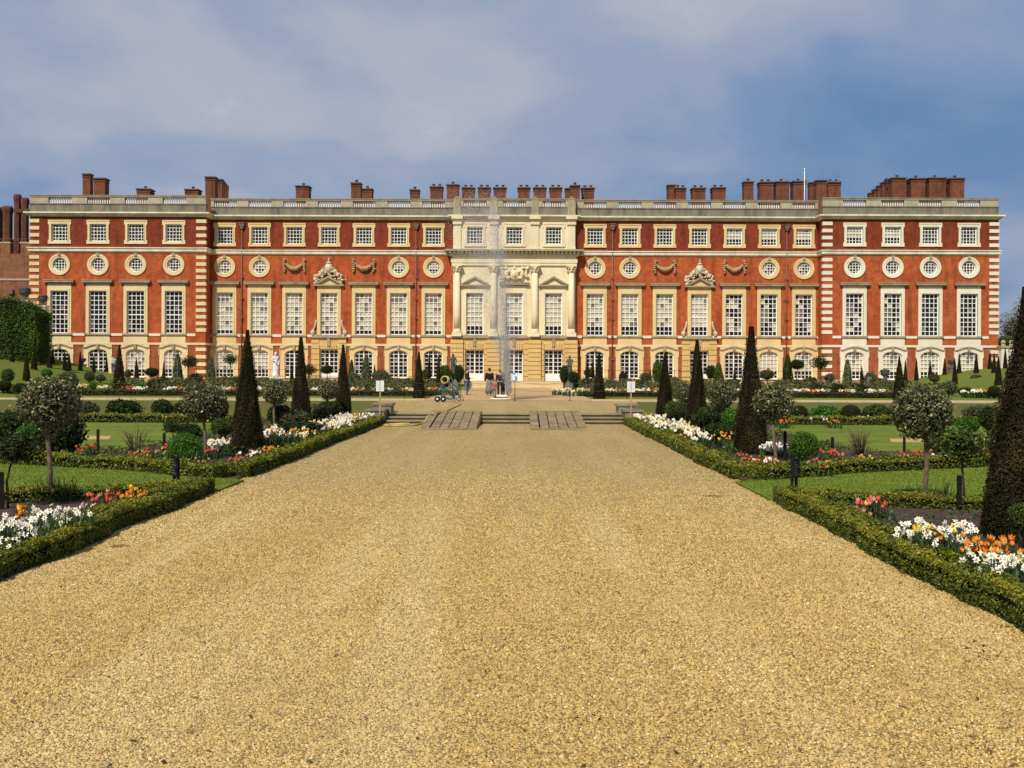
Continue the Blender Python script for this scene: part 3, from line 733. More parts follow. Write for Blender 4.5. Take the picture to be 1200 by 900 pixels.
# rusticated door frame used under the two crested windows and in the frontispiece
def rust_frame(b, ow, hw, z0, ztop, zdoor):
    n = 8; h = (ztop - z0) / n
    for s in (-1, 1):
        for k in range(n):
            xa, xb_ = sorted((s * hw, s * ow)); b.box(xa, xb_, -.12, .35, z0 + k * h + .03, z0 + (k + 1) * h - .03)
        xa, xb_ = sorted((s * (hw + .02), s * (ow - .02))); b.box(xa, xb_, -.04, .3, z0, ztop)
for st in ('st_yellow', 'st_front'):
    b = MB(); rust_frame(b, 1.72, .93, ZG + .06, 5.1, 3.98)
    for k in range(7):                                   # fan of voussoirs
        xa, xb_ = -.93 + 1.86 * k / 7 + .03, -.93 + 1.86 * (k + 1) / 7 - .03
        b.prism([(xa * .8, 3.98), (xb_ * .8, 3.98), (xb_, 5.09), (xa, 5.09)], -.1 - .05 * (k == 3), .3)
    b.prism([(-.93, 3.985), (.93, 3.985), (.93, 5.085), (-.93, 5.085)], -.02, .28)
    b.box(-.14, .14, -.24, -.05, 4.3, 5.09, 1)
    b.box(-1.82, 1.82, -.3, .2, 5.1, 5.235, 1); b.box(-.93, .93, -.05, .35, ZG + .02, ZG + .07)
    SUR['door', st] = b.mesh('surround', [M['st_ochre'], M['hood']])
def window(name, sur, sash, pn, x, y, sname='sash', st='st_yellow'):
    o = link(name, SUR[sur, st], pal, (x, y, 0))
    link(sname, sash, o); tag(link('panes', pn, o), kind='stuff')
    return o
def pick(kind, st): return PM[kind, st, int(gp.integers(0, 2 if st == 'dark' else 4))]
for key, x0, x1, y, wx in SECT:
    st = {'lw': 'st_cream', 'lm': 'st_yellow', 'fr': 'st_front', 'rm': 'st_yellow', 'rw': 'st_white'}[key]
    for i, x in enumerate(wx):
        crest = key in ('lm', 'rm') and i == 3
        ms = {'lw': 'dark', 'lm': 'pale', 'fr': 'palelow', 'rm': 'palelow' if i < 4 else 'mix', 'rw': 'mix' if i < 2 else 'dark'}[key]
        window('main_window', 'pediment' if crest or (key == 'fr' and i != 1) else 'main', sash_main, pick('main', ms), x, y, st=st)
        as_ = 'dark' if not (key == 'rm' and i >= 4) and not (key == 'rw' and i < 2) else 'palelow'
        window('attic_window', 'attic', sash_attic, pick('attic', as_), x, y, st=st)
        if key == 'fr' or crest:
            window('garden_door', 'door', door_me, pick('door', 'dark'), x, y, 'door_leaf', 'st_front' if key == 'fr' else 'st_yellow')
        elif (key == 'lw' and i == 2) or (key in ('lm', 'rm') and i in (0, 1, 2, 4)):
            window('french_window', 'ground', sash_french, pick('french', 'dark'), x, y, 'casement', st)
        else:
            window('ground_window', 'ground', sash_ground, pick('ground', 'dark' if key == 'lw' and i == 3 else 'palelow'), x, y, st=st)
    for x in OC[key]:
        window('round_window', 'oc', sash_oc, pick('oc', 'palelow' if key in ('lm',) else ('mix' if key == 'rm' else 'dark')), x, y, st=st)
# stone blocks between main windows (string at first-floor sill level)
for key, x0, x1, y, wx in SECT:
    if key == 'fr': continue
    w = sorted(wx); gaps = [(x0 + (0 if key not in ('lw', 'rw') else .95), w[0] - 1.29)] + [(a + 1.29, c - 1.29) for a, c in zip(w, w[1:])] + [(w[-1] + 1.29, x1 - (0 if key not in ('lw', 'rw') else .95))]
    for a, c in gaps:
        if c - a > .1: MB().box(a, c, y - .06, y + .1, 5.17, 5.42).build('stone_band', M['st_white'], pal)
# quoins
q1 = MB().box(-.48, .48, -.06, .3, 0, .34).mesh('quoin', M['st_white'])
q2 = MB().box(-.48, .48, -.06, .3, 0, .34).mesh('quoin', M['st_cream'])
for sx, qm in ((-1, q2), (1, q1)):
    for xe in (XW0 + .43, XW1 - .43):
        for za, zb_, nq in ((1.35, 4.25, 4), (5.45, 13.15, 12), (13.95, 16.7, 4)):
            for k in range(nq):
                link('quoin', qm, pal, (sx * xe, YWING, za + (zb_ - za) * (k + .5) / nq - .17))
# rain pipes
b = MB(); b.tube([(0, -.12, 1.1), (0, -.12, 15.9)], .055, 8); b.box(-.24, .24, -.3, -.01, 16.1, 16.4); b.box(-.3, .3, -.34, -.01, 16.4, 16.48)
b.prism([(-.1, 15.85), (.1, 15.85), (.22, 16.1), (-.22, 16.1)], -.26, -.01)
for z in (3, 5.2, 7, 8.9, 11, 14): b.box(-.13, .13, -.2, -.02, z, z + .16)
pipe_me = b.mesh('rain_pipe', M['pipe'])
for x in (-26.95, -9.72, 9.72, 26.95): link('rain_pipe', pipe_me, pal, (x, 0, 0))

# ---- frontispiece
def ent(nm, z0, z1, pr, mt, x0=-XFR, x1=XFR):
    return MB().box(x0 - pr, x1 + pr, YFR - pr, .3, z0, z1).build(nm, M[mt], pal)
ent('architrave', 12.26, 12.52, .16, 'st_front', -XFR + .02, XFR - .02); ent('architrave', 12.52, 12.88, .22, 'st_front', -XFR + .02, XFR - .02)
ent('frieze', 12.88, 13.2, .12, 'st_front', -XFR + .02, XFR - .02)
ent('cornice', 13.2, 13.42, .3, 'st_front'); ent('cornice', 13.62, 13.80, .78, 'hood')
b = MB()
for k in range(33):
    x = -XFR - .25 + (2 * XFR + .5) * k / 32; b.box(x - .1, x + .1, YFR - .62, YFR - .2, 13.42, 13.62)
tag(b.build('dentils', M['st_front'], pal), kind='stuff')
b = MB(); b.box(-XFR - .5, XFR + .5, YFR - .5, .2, 13.42, 13.625); b.build('cornice_bed', M['st_grey'], pal)
ent('ledge', 5.1, 5.26, .28, 'hood'); ent('ledge', 4.98, 5.1, .14, 'st_ochre')
shaft = MB(); shaft.lathe([(.315, 6.0), (.32, 7.5), (.28, 11.58)], (0, -.12, 0), 16); shaft_me = shaft.mesh('column_shaft', M['st_front'])
cb = MB(); cb.box(-.47, .47, -.55, .35, 5.262, 5.62); cb.lathe([(.45, 5.62), (.46, 5.7), (.37, 5.8), (.40, 5.9), (.33, 6.0)], (0, -.12, 0), 16); cb_me = cb.mesh('column_base', M['st_front'])
cc = MB(); cc.lathe([(.30, 11.54), (.33, 11.6), (.31, 11.7), (.38, 11.9), (.46, 12.1)], (0, -.12, 0), 12)
for k in range(8):
    a = math.pi * k / 4
    for z, r, rr_ in ((11.72, .36, .10), (11.92, .42, .10), (12.07, .5, .09)): cc.ball((r * math.cos(a + z), -.12 + r * math.sin(a + z), z), rr_, 6, 4)
cc.box(-.5, .5, -.58, .35, 12.13, 12.26); cc_me = cc.mesh('capital', M['st_front'])
for x in (-5.62, -2.03, 2.03, 5.62):
    o = link('column', shaft_me, pal, (x, YFR - .1, 0)); link('column_base', cb_me, o); link('capital', cc_me, o)
    b = MB(); b.box(-.36, .36, -.14, .1, ZB1 + .02, ZC0 - .5); b.box(-.44, .44, -.28, .1, ZC0 - .5, ZC0); b.box(-.40, .40, -.18, .1, ZB1, ZB1 + .3)
    b.box(-.55, .55, -.5, 0, ZC0 + .01, ZC1 - .02); b.build('attic_pilaster', M['st_front'], pal, (x, YFR, 0))
    b = MB().box(-.38, .38, -.1, .5, ZC1 + .02, ZP1 + .02).box(-.3, .3, -.02, .52, ZP1 + .02, ZR1 + .04).box(-.15, .15, .1, .4, ZR1 + .04, ZR1 + .15).box(-.19, .19, .06, .44, ZR1 + .15, ZR1 + .21)
    b.build('balustrade_pier', M['hood'], pal, (x, YFR, 0))
    b = MB(); nq = 9
    for k in range(nq):
        z0 = ZG + .35 + (4.96 - ZG - .35) * k / nq; h_ = (4.96 - ZG - .35) / nq
        link('rusticated_block', MB().box(-.62, .62, -.36, .1, z0 + .03, z0 + h_ - .03).mesh('rusticated_block', M['st_ochre']), pal, (x, YFR, 0))
    MB().box(-.57, .57, -.24, .1, ZG + .3, 4.97).build('pier_core', M['st_ochre'], pal, (x, YFR, 0))
    MB().box(-.7, .7, -.42, .1, ZG - .3, ZG + .35).build('pier_plinth', M['st_plinth'], pal, (x, YFR, 0))
# ---- carvings
def carving(nm, spec, x, y, mat='st_front'):
    b = MB()
    for cx_, cz_, rx_, rz_, d in spec: b.ball((cx_, -d * .4, cz_), (rx_, d, rz_), 8, 6)
    return b.build(nm, M[mat], pal, (x, y, 0))
g = np.random.default_rng(5)
arms = [(0, 11.2, .42, .5, .24), (0, 11.62, .2, .16, .25), (0, 11.2, .25, .32, .32)]
for s in (-1, 1):
    arms += [(s * .75, 11.25, .22, .42, .25), (s * .8, 11.62, .16, .17, .28), (s * .55, 11.4, .22, .12, .28), (s * .62, 10.95, .25, .14, .24), (s * 1.15, 11.3, .14, .4, .16), (s * 1.2, 11.62, .18, .14, .2)]
    for k in range(14): arms.append((s * g.uniform(.3, 1.4), g.uniform(10.72, 11.72), g.uniform(.08, .15), g.uniform(.06, .13), g.uniform(.12, .25)))
carving('coat_of_arms', [(a * 1.0, 10.7 + (z_ - 10.7) * 1.36, rx_ * 1.12, rz_ * 1.3, d_ * 1.25) for a, z_, rx_, rz_, d_ in arms], 0, YFR - .02)
crest = [(0, 11.95, .42, .58, .25), (0, 11.95, .30, .42, .34), (0, 12.5, .26, .13, .26), (0, 12.72, .10, .14, .2), (0, 12.92, .06, .12, .12)]
for k in range(70):
    q = g.uniform(-1.35, 1.35); lo_ = 11.25 - .62 * abs(q); up_ = 12.25 - 1.05 * abs(q) ** 1.1
    if up_ > lo_: crest.append((q, g.uniform(lo_, up_ + .1), g.uniform(.08, .16), g.uniform(.07, .15), g.uniform(.12, .27)))
for s in (-1, 1):
    for k in range(16):
        t = k / 15; crest.append((s * (.25 + 1.05 * t + g.normal() * .05), 11.95 - .95 * t + g.normal() * .06 + .18 * math.sin(k * 2.3), g.uniform(.09, .19), g.uniform(.08, .18), g.uniform(.15, .28)))
    crest += [(s * 1.35, 10.82, .2, .12, .25), (s * .62, 11.65, .2, .26, .28), (s * .9, 11.3, .22, .2, .28)]
SCR = {}
for s in (-1, 1):
    scroll = SCR.setdefault(s, [])
    for k in range(26):
        t = k / 25; a = t * 3.0 * math.pi
        if k < 12: scroll.append((s * (1.28 + .33 * (t * 2.1) ** 2), 6.75 - 1.9 * t * 1.1, .10, .12, .16))
        else: scroll.append((s * (1.56 + .24 * (1 - t) * 1.6 * math.cos(a)), 5.68 + .24 * (1 - t) * 1.6 * math.sin(a), .12, .12, .18))
    scroll.append((s * 1.56, 5.68, .2, .2, .22))
for s in (-1, 1):
    carving('carved_crest', crest, s * MAINX[3], -.12, 'crest')
    for q in (-1, 1): carving('carved_scroll', SCR[q], s * MAINX[3], -.02, 'crest')
    for i in (2, 4):
        fest = []
        for k in range(15):
            t = k / 14 * 2 - 1; fest.append((t * .78, 11.92 + .42 * t * t + g.normal() * .02, .14 + g.normal() * .02, .16 + .10 * (1 - t * t), .2 + .1 * (1 - t * t)))
        for q in (-1, 1):
            for k in range(6): fest.append((q * .98 + g.normal() * .04, 12.78 - .22 * k, .18 - .014 * k + .05 * (k == 4), .14, .22))
        carving('carved_garland', fest, s * MAINX[i], -.02, 'carve')
# ---- chimneys: (left px, right px, top py, distance, pots)
CH = [(95.5, 105.5, 203, 104, 0), (108, 123, 208, 103, 0), (158.5, 176, 220.5, 108, 1), (215, 232, 221, 108, 1), (239, 252, 206.5, 103, 0), (345, 362, 217, 108, 1),
      (410, 422.5, 213.5, 105, 1), (422.5, 436, 220.5, 110, 1), (479, 491, 221.5, 106, 1), (502.5, 518.5, 218, 107, 2), (522, 537.5, 215.5, 106, 1),
      (540, 556, 219, 107, 2), (558.8, 574.5, 219, 107, 2), (577, 593, 219, 107, 2), (605.5, 621, 219, 107, 2), (624, 640, 219, 107, 2), (643, 658.5, 219, 107, 2),
      (661, 672, 220, 108, 0), (667, 679.5, 216.5, 106, 1), (680.5, 696.5, 219.5, 107, 2), (781, 791.5, 216, 107, 0), (790.5, 804, 219.5, 106, 2), (810, 827, 219.5, 107, 2),
      (833.5, 850.5, 219, 107, 2), (870.5, 883, 212, 105, 1), (889, 906, 212.5, 108, 2), (908, 925, 212, 108, 1), (928, 944.5, 211.5, 108, 1), (947.5, 957, 213, 110, 0),
      (955.5, 968.8, 210.5, 104, 0), (969.5, 985.5, 212.5, 106, 2), (1044, 1062, 207.5, 103, 1), (1066, 1084.6, 208, 103, 1), (1087, 1109, 207.5, 103, 1), (1112, 1130.4, 208, 103, 1)]
def chimney(pxa, pxb, py, Y, pots, dep=None):
    x0, x1 = XA(pxa, Y), XA(pxb, Y); zt = ZA((pxa + pxb) / 2, py, Y); w = (x1 - x0) / 1.12; h_ = zt - 17.2; d = dep or w * .9
    b = MB(); b.box(-w / 2, w / 2, 0, d, 0, h_ - .2); b.box(-w / 2 - .05, w / 2 + .05, -.05, d + .05, 0, .9); b.box(-w / 2 - .05, w / 2 + .05, -.05, d + .05, h_ - .42, h_ - .32)
    o = b.build('chimney', M['brick_chim'], pal, ((x0 + x1) / 2 - XF, Y - YF, 17.2))
    b = MB(); b.box(-w / 2 * 1.06, w / 2 * 1.06, -.08, d + .08, h_ - .2, h_ - .13); b.box(-w / 2 * 1.14, w / 2 * 1.14, -.14, d + .14, h_ - .13, h_ - .04); b.box(-w / 2 - .02, w / 2 + .02, -.02, d + .02, h_ - .04, h_)
    b.build('chimney_cap', M['cap'], o)
    for k in range(pots):
        x = 0 if pots == 1 else (-.25 + .5 * k) * w
        MB().lathe([(.17, 0), (.14, .1), (.13, .22), (.17, .25), (.17, .32)], (x, d / 2, h_), 10).build('chimney_pot', M['brick_chim'], o)
for c in CH: chimney(*c)
for k in range(4): chimney(253 + k * 3.4, 260 + k * 2.2, 209.5 + k * 2.6, 106 + 3.0 * k, 0)
for k in range(5): chimney(1038 - k * 5.0, 1048 - k * 5.2, 208.5 + 4.2 * k, 105 + 3.2 * k, 0)
# flagpole on the roof
b = MB().tube([(0, 0, 17), (0, 0, 17 + 6.4)], [.07, .035], 8).ball((0, 0, 23.45), .1)
fp = b.mesh('flagpole', M['white']); tag(link('flagpole', fp, None, (XA(942, 106), 106, 0)), 'thin white flagpole rising from the palace roof among the chimneys', 'flagpole')

# ------------------------------------------------------------------ older brick range beyond the left end
Yo = 101.0
old = empty('old_brick_range', (XA(0, Yo), Yo, 0)); tag(old, 'old brown brick range with battlements and dark twin chimneys at far left', 'building')
zt = ZA(15, 287, Yo); x1o = XA(35, Yo) - XA(0, Yo)
MB().box(-14, x1o, 0, 12, 0, zt - .9).build('wall', M['brick_old'], old)
for k in range(8):
    MB().box(x1o - 1.0 - k * 2.05, x1o - k * 2.05 - .001, 0, .5, zt - .9, zt + .15).build('merlon', M['brick_old'], old)
    MB().box(x1o - 1.06 - k * 2.05, x1o - k * 2.05 + .05, -.06, .56, zt + .15, zt + .3).build('merlon_cap', M['st_plinth'], old)
MB().box(-14, x1o, -.08, 0.1, zt - 3.6, zt - 3.42).build('string_course', M['st_plinth'], old)
for pxa, pxb, py in ((-14, 2, 243), (3, 14, 242), (16, 24, 228), (24.5, 33, 232)):
    xa, xb_ = XA(pxa, Yo + 4) - XA(0, Yo), XA(pxb, Yo + 4) - XA(0, Yo); zt2 = ZA(15, py, Yo + 4); r = (xb_ - xa) / 2
    b = MB().lathe([(r * 1.15, zt - 1.2), (r * 1.15, zt + 1.0), (r * 1.0, zt + 1.2), (r * 1.0, zt2 - .9), (r * 1.05, zt2 - .7), (r * 1.2, zt2 - .45), (r * 1.2, zt2 - .2), (r * 1.0, zt2)], ((xa + xb_) / 2, 4, 0), 8, smooth=False)
    b.build('chimney', M['brick_tudor'], old)
MB().box(XA(0, Yo) * 0 - .3, XA(33, Yo) - XA(0, Yo), 3.6, 5.2, zt2 - 1.6, zt2 - 1.2).build('chimney_link', M['brick_tudor'], old)
MB().tube([(x1o - 1.9, -.1, 2), (x1o - 1.9, -.1, zt - 5)], .07, 6).box(x1o - 2.15, x1o - 1.65, -.3, -.01, zt - 5, zt - 4.5).build('rain_pipe', M['pipe'], old)

# ------------------------------------------------------------------ vegetation templates (unit sized, shared)
def fib_sphere(n, g, zmin=-1):
    z = g.uniform(zmin, 1, n); a = g.uniform(0, 2 * math.pi, n); r = np.sqrt(1 - z * z)
    return np.stack([r * np.cos(a), r * np.sin(a), z], 1)
def core_ball(rx, rz, cz, nl=14, mm=9, disp=.06, seed=1):
    vs_, fs = [], []
    for i in range(mm + 1):
        t = -math.pi / 2 + math.pi * i / mm
        for k in range(nl):
            a = 2 * math.pi * k / nl; vs_.append((rx * math.cos(t) * math.cos(a), rx * math.cos(t) * math.sin(a), cz + rz * math.sin(t)))
    for i in range(mm):
        for k in range(nl): fs.append((i * nl + k, i * nl + (k + 1) % nl, (i + 1) * nl + (k + 1) % nl, (i + 1) * nl + k))
    V = np.array(vs_); V = V * (1 + disp * vnoise(V / max(rx, 1e-3), 3, seed))[:, None]
    return V, np.array(fs)
def yew_mesh(nm, n, leaf, seed, hgt=3.0, rb=.44, tip=.05, bulge=.06):
    g = np.random.default_rng(seed)
    prof = lambda t: (rb * (1 - t) + tip * t) + bulge * np.sin(np.clip(t * 1.15, 0, 1) * math.pi) * (1 - t)
    t = 1 - np.sqrt(g.random(n) * .985 + .015 * g.random(n)); t = np.clip(t, 0, .995)
    a = g.uniform(0, 2 * math.pi, n)
    P0 = np.stack([np.cos(a) * 2, np.sin(a) * 2, t * 9], 1)
    lump = .035 * vnoise(P0, 1.6, seed) + .018 * vnoise(P0, 6, seed + 1)
    r = prof(t) + lump + g.normal(size=n) * .010 + np.where(g.random(n) < .03, g.uniform(.0, .035, n), 0)
    P = np.stack([np.cos(a) * r, np.sin(a) * r, t * hgt], 1)
    N = np.stack([np.cos(a), np.sin(a), 0 * a + .25], 1)
    V, Fq = leaf_geo(P, N, leaf * g.uniform(.6, 1.3, n), .42, .75, g)
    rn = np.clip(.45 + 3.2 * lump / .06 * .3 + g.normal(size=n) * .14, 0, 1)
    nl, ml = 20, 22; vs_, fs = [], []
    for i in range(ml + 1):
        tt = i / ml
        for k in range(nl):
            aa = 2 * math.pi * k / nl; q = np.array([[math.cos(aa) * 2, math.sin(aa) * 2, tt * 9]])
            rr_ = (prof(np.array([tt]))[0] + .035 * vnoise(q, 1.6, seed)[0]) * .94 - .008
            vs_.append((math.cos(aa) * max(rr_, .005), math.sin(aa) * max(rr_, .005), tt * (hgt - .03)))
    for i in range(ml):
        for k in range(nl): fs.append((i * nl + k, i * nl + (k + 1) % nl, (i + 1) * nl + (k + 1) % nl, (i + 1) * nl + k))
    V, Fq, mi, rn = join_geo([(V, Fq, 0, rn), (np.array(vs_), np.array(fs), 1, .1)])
    return np_mesh(nm, V, Fq, [G['yew'], G['yew_core']], mi, rn)
yew_near = yew_mesh('yew_cone', 34000, .030, 11)
yew_b = yew_mesh('yew_cone', 16000, .040, 12, bulge=.02)
yew_far = yew_mesh('yew_cone', 5000, .07, 13, bulge=.02)
yew_slim = yew_mesh('yew_cone', 2600, .09, 14, rb=.42, bulge=.0)

def crown_mesh(nm, n, leaf, mat, seed, rx=1., rz=1., core=.72, shell=.30, lump=.10, aspect=.6, zmin=-1, jit=.8, coremat=None):
    g = np.random.default_rng(seed)
    D = fib_sphere(n, g, zmin)
    lp = lump * vnoise(D, 3.0, seed) + lump * .5 * vnoise(D, 7.0, seed + 1)
    rad = (1 + lp) * (1 - shell * g.random(n) ** 1.6)
    rad = np.where(g.random(n) < .045, (1 + lp) * g.uniform(1.02, 1.16, n), rad)          # stray shoots
    P = D * rad[:, None] * np.array([rx, rx, rz])
    V, Fq = leaf_geo(P, D, leaf * g.uniform(.6, 1.3, n), aspect, jit, g)
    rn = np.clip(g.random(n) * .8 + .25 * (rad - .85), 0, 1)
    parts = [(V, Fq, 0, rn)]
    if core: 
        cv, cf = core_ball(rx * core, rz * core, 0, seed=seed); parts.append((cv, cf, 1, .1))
    V, Fq, mi, rn = join_geo(parts)
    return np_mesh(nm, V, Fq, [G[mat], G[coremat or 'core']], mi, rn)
holly_near = crown_mesh('crown', 5200, .115, 'holly', 31, 1, .98, .66, .36, .10)
holly_b = crown_mesh('crown', 4200, .12, 'holly', 32, 1, .92, .64, .38, .11)
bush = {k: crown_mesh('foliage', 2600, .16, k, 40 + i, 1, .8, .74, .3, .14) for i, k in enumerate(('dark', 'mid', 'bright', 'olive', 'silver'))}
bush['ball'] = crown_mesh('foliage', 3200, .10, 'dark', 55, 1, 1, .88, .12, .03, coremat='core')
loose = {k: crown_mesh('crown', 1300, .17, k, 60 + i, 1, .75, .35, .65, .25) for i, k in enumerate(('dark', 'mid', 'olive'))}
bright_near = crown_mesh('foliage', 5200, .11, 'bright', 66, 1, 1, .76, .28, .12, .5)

def trunk_mesh(nm, h_, r0, r1, mat, seed=0, branches=6, br_len=.3, lean=.045):
    g = np.random.default_rng(seed); b = MB()
    pts = [(lean * math.sin(3 * k / 7 + seed), lean * math.cos(2.3 * k / 7 + seed) - lean, h_ * k / 7) for k in range(8)]
    b.tube(pts, [r0 * 1.35] + [r0 + (r1 - r0) * k / 7 for k in range(1, 8)], 8)
    for k in range(branches):
        a = 2 * math.pi * k / branches + g.normal() * .3; e = g.uniform(.5, 1.1)
        p0 = Vector(pts[-1]) + Vector((0, 0, -.08 * (k % 3)))
        d = Vector((math.cos(a) * math.cos(e), math.sin(a) * math.cos(e), math.sin(e)))
        b.tube([p0, p0 + d * br_len * .5 + Vector((0, 0, .02)), p0 + d * br_len + Vector((0, 0, .06))], [r1 * .8, r1 * .55, r1 * .3], 5)
    return b.mesh(nm, M[mat])

# ---- tall clipped yews
def yew(px, Y, top, width_px, me, label, group, z=0.0, cat='yew cone'):
    X = XA(px, Y); zt = ZA(px, top, Y); h_ = zt - z
    w = width_px * Y / F_PX
    o = link('yew_cone', me, None, (X, Y, z - .02), px * .37, (w / .92, w / .92, h_ / 3.0))
    return tag(o, label, cat, group)
YG = 'clipped yew cones beside the gravel walk'
yew(1204, 12.0, 331, 102, yew_near, 'huge near dark clipped yew cone cut off by the right edge', YG)
yew(290, 23.9, 384, 41, yew_b, 'tallest dark yew cone left of the walk, nearest on that side', YG)
yew(352.5, 31.0, 393, 28, yew_b, 'middle one of three dark yew cones left of the walk', YG)
yew(402, 37.2, 402, 23, yew_b, 'dark yew cone left of the walk, closest to the steps', YG)
yew(880, 24.1, 380, 43, yew_b, 'tallest slender dark yew cone right of the walk, with rounded foot', YG)
yew(817, 31.2, 396, 30, yew_b, 'middle one of three dark yew cones right of the walk', YG)
yew(779.5, 37.5, 412, 25, yew_b, 'blunt dark yew cone right of the walk, closest to the steps', YG)
# upper border yews
UG = 'yew cones in the upper border'
for px, base, top, w, lab in ((140, 462, 403, 17, 'dark yew cone in the upper border before the left wing'), (491, 466, 411, 15, 'dark yew cone in upper border left of the palace door'),
                              (702, 467, 412, 15, 'dark yew cone in upper border right of the palace door'), (1054, 468, 417, 16, 'dark yew cone in the upper border before the right wing')):
    p = W(px, base, ZT); yew(px, p.y, top, w, yew_far, lab, UG, ZT)
SG = 'small far yew cones'
small = [(14, 424, 399, 6), (31, 446, 411, 10), (40, 433, 408, 8), (58, 431, 404, 7), (62, 426, 405, 5), (76, 434, 409, 6), (81, 436, 413, 7), (94, 434, 411, 6), (110, 436, 416, 5), (125, 436, 417, 5),
         (160, 445, 419, 7), (192, 445, 422, 6), (342, 449, 425, 6), (439, 446, 427, 6), (503, 437, 412, 7), (514, 441, 413, 8), (688, 438, 415, 7), (695, 438, 415, 7), (762, 446, 430, 5),
         (861, 449, 428, 6), (1010, 453, 428, 7), (1061, 441, 421, 6), (1074, 440, 420, 6), (1090, 439, 421, 6), (1107, 439, 419, 6), (1119, 450, 420, 8), (1124, 437, 413, 6), (1144, 437, 413, 7),
         (1160, 429, 410, 6), (1165, 437, 413, 7), (1170, 451, 417, 10), (1178, 428, 407, 6)]
def ground_hit(px, py):                         # first point of the terrain along the sight line, beyond the lower garden
    for Y in np.arange(60, 97, .1):
        if ZA(px, py, Y) <= float(H(XA(px, Y), Y)): return Y
    return 88.0
for i, (px, base, top, w) in enumerate(small):
    Y = ground_hit(px, base)
    if px in (503, 514, 688, 695): Y = 74.0
    X = XA(px, Y); z = float(H(X, Y))
    side = 'row before the left wing' if px < 300 else ('middle upper border' if px < 900 else 'row before the right wing')
    k = len([s for s in small[:i] if (s[0] < 300) == (px < 300) and (s[0] < 900) == (px < 900)])
    yew(px, Y, top, w, yew_slim, 'small dark yew cone, %s from left in the %s' % (ORD[k], side), SG, z)

# ---- standard hollies (lollipop trees)
def holly(px, base, cpy, rpx, Y, label, me=holly_near, group='round headed variegated holly standards', sz=.96, z=0.0, mat='bark', name='holly_standard'):
    X = XA(px, Y); cz = ZA(px, cpy, Y); r = rpx * Y / F_PX
    o = empty(name, (X, Y, z)); tag(o, label, 'tree', group)
    th = cz - z - r * .45
    link('trunk', trunk_mesh('trunk', th, .042 if r > .3 else .03, .03 if r > .3 else .02, mat, int(px), 7, r * .9), o)
    link('crown', me, o, (0, 0, cz - z), px * .7, (r, r, r * sz))
    return o
holly(57, 588, 472, 34.5, 15.1, 'variegated holly standard with pale trunk on left lawn, nearest left')
holly(1081.5, 592, 482, 34.5, 15.05, 'variegated holly standard with pale trunk on right lawn, nearest right')
holly(239, 540, 471, 25.5, 21.9, 'variegated holly standard just left of the tallest left yew cone', holly_b)
holly(907, 545, 472, 23.5, 21.8, 'variegated holly standard just right of the tallest right yew cone', holly_b)
holly(323.5, 500, 459, 17, 29.2, 'round holly standard between the first two left yew cones', holly_b)
holly(846, 500, 462, 17.5, 29.0, 'round holly standard between the right yew cones', holly_b)
holly(385, 480, 457, 13, 36.0, 'small holly standard between the left yew cones near the steps', holly_b)
holly(804, 480, 461, 14, 36.0, 'small holly standard between the right yew cones near the steps', holly_b)

# ---- loose young standards tied to black stakes
def stake(px, base, top, Y, label, z=0.0, w=.055):
    X = XA(px, Y); h_ = ZA(px, top, Y) - z
    b = MB().box(-w / 2, w / 2, -w / 2, w / 2, 0, h_ - .02).prism([(-w / 2, h_ - .02), (w / 2, h_ - .02), (w * .3, h_), (-w * .3, h_)], -w / 2, w / 2)
    o = b.build('plant_stake', M['black_wood'], None, (X, Y, z)); o.rotation_euler = (random.uniform(-.02, .02), random.uniform(-.02, .02), random.uniform(0, 1))
    return tag(o, label, 'stake', 'black plant stakes')
def young(px, base, cpx, cpy, rpx, Y, label, me='dark', z=0.0, sz=.8):
    X = XA(px, Y); o = empty('young_standard', (X, Y, z)); tag(o, label, 'tree', 'young standards tied to stakes')
    cx_ = XA(cpx, Y) - X; cz = ZA(cpx, cpy, Y) - z; r = rpx * Y / F_PX
    b = MB(); b.tube([(0.05, 0, 0), (.03, 0, cz * .45), (cx_ * .35, 0, cz * .7), (cx_, 0, cz)], [.022, .018, .015, .01], 6)
    g = np.random.default_rng(int(px))
    for k in range(9):
        a = g.uniform(0, 6.3); d = Vector((math.cos(a) * r * .8, math.sin(a) * r * .8, g.uniform(-.3, .6) * r))
        s_ = Vector((cx_ * .6, 0, cz * .82)); b.tube([s_, s_ + d * .5 + Vector((0, 0, .05)), Vector((cx_, 0, cz)) + d], [.011, .008, .004], 4)
    b.build('trunk', M['bark_dark'], o); link('crown', loose[me], o, (cx_, 0, cz), px, (r, r, r * sz))
stake(3, 600, 553, W(3, 598).y, 'black stake at left edge of front lawn holding a sapling')
young(6, 600, 24, 524, 28, W(6, 598).y + .05, 'dark loose sapling tied to stake at the left edge of front lawn')
Yb = W(1125, 599).y
stake(1125, 588, 557, Yb, 'black stake on right front lawn beside the huge yew cone', w=.05)
young(1127, 588, 1128, 520, 34, Yb + .06, 'loose leafy sapling tied to stake beside the huge right yew cone', 'mid', sz=.75)
for px, base, top, lab in ((115, 530, 503, 'black stake before the buff path in the left lawn'), (193, 533, 507, 'leaning black stake left of the bright green left shrub'),
                           (920, 541, 505, 'black stake between right holly standard and bright green shrub'), (976, 540, 512, 'short black stake right of the bright green right shrub'),
                           (1060, 534, 505, 'black stake behind the nearest right holly standard')):
    stake(px, base, top, W(px, base).y, lab)
young(203, 533, 203, 500, 13, W(203, 534).y, 'small dark topped standard beside leaning black stake, left side')
young(20, 520, 12, 497, 22, 25.0, 'dark loose young tree at left edge behind the front lawn', 'dark')
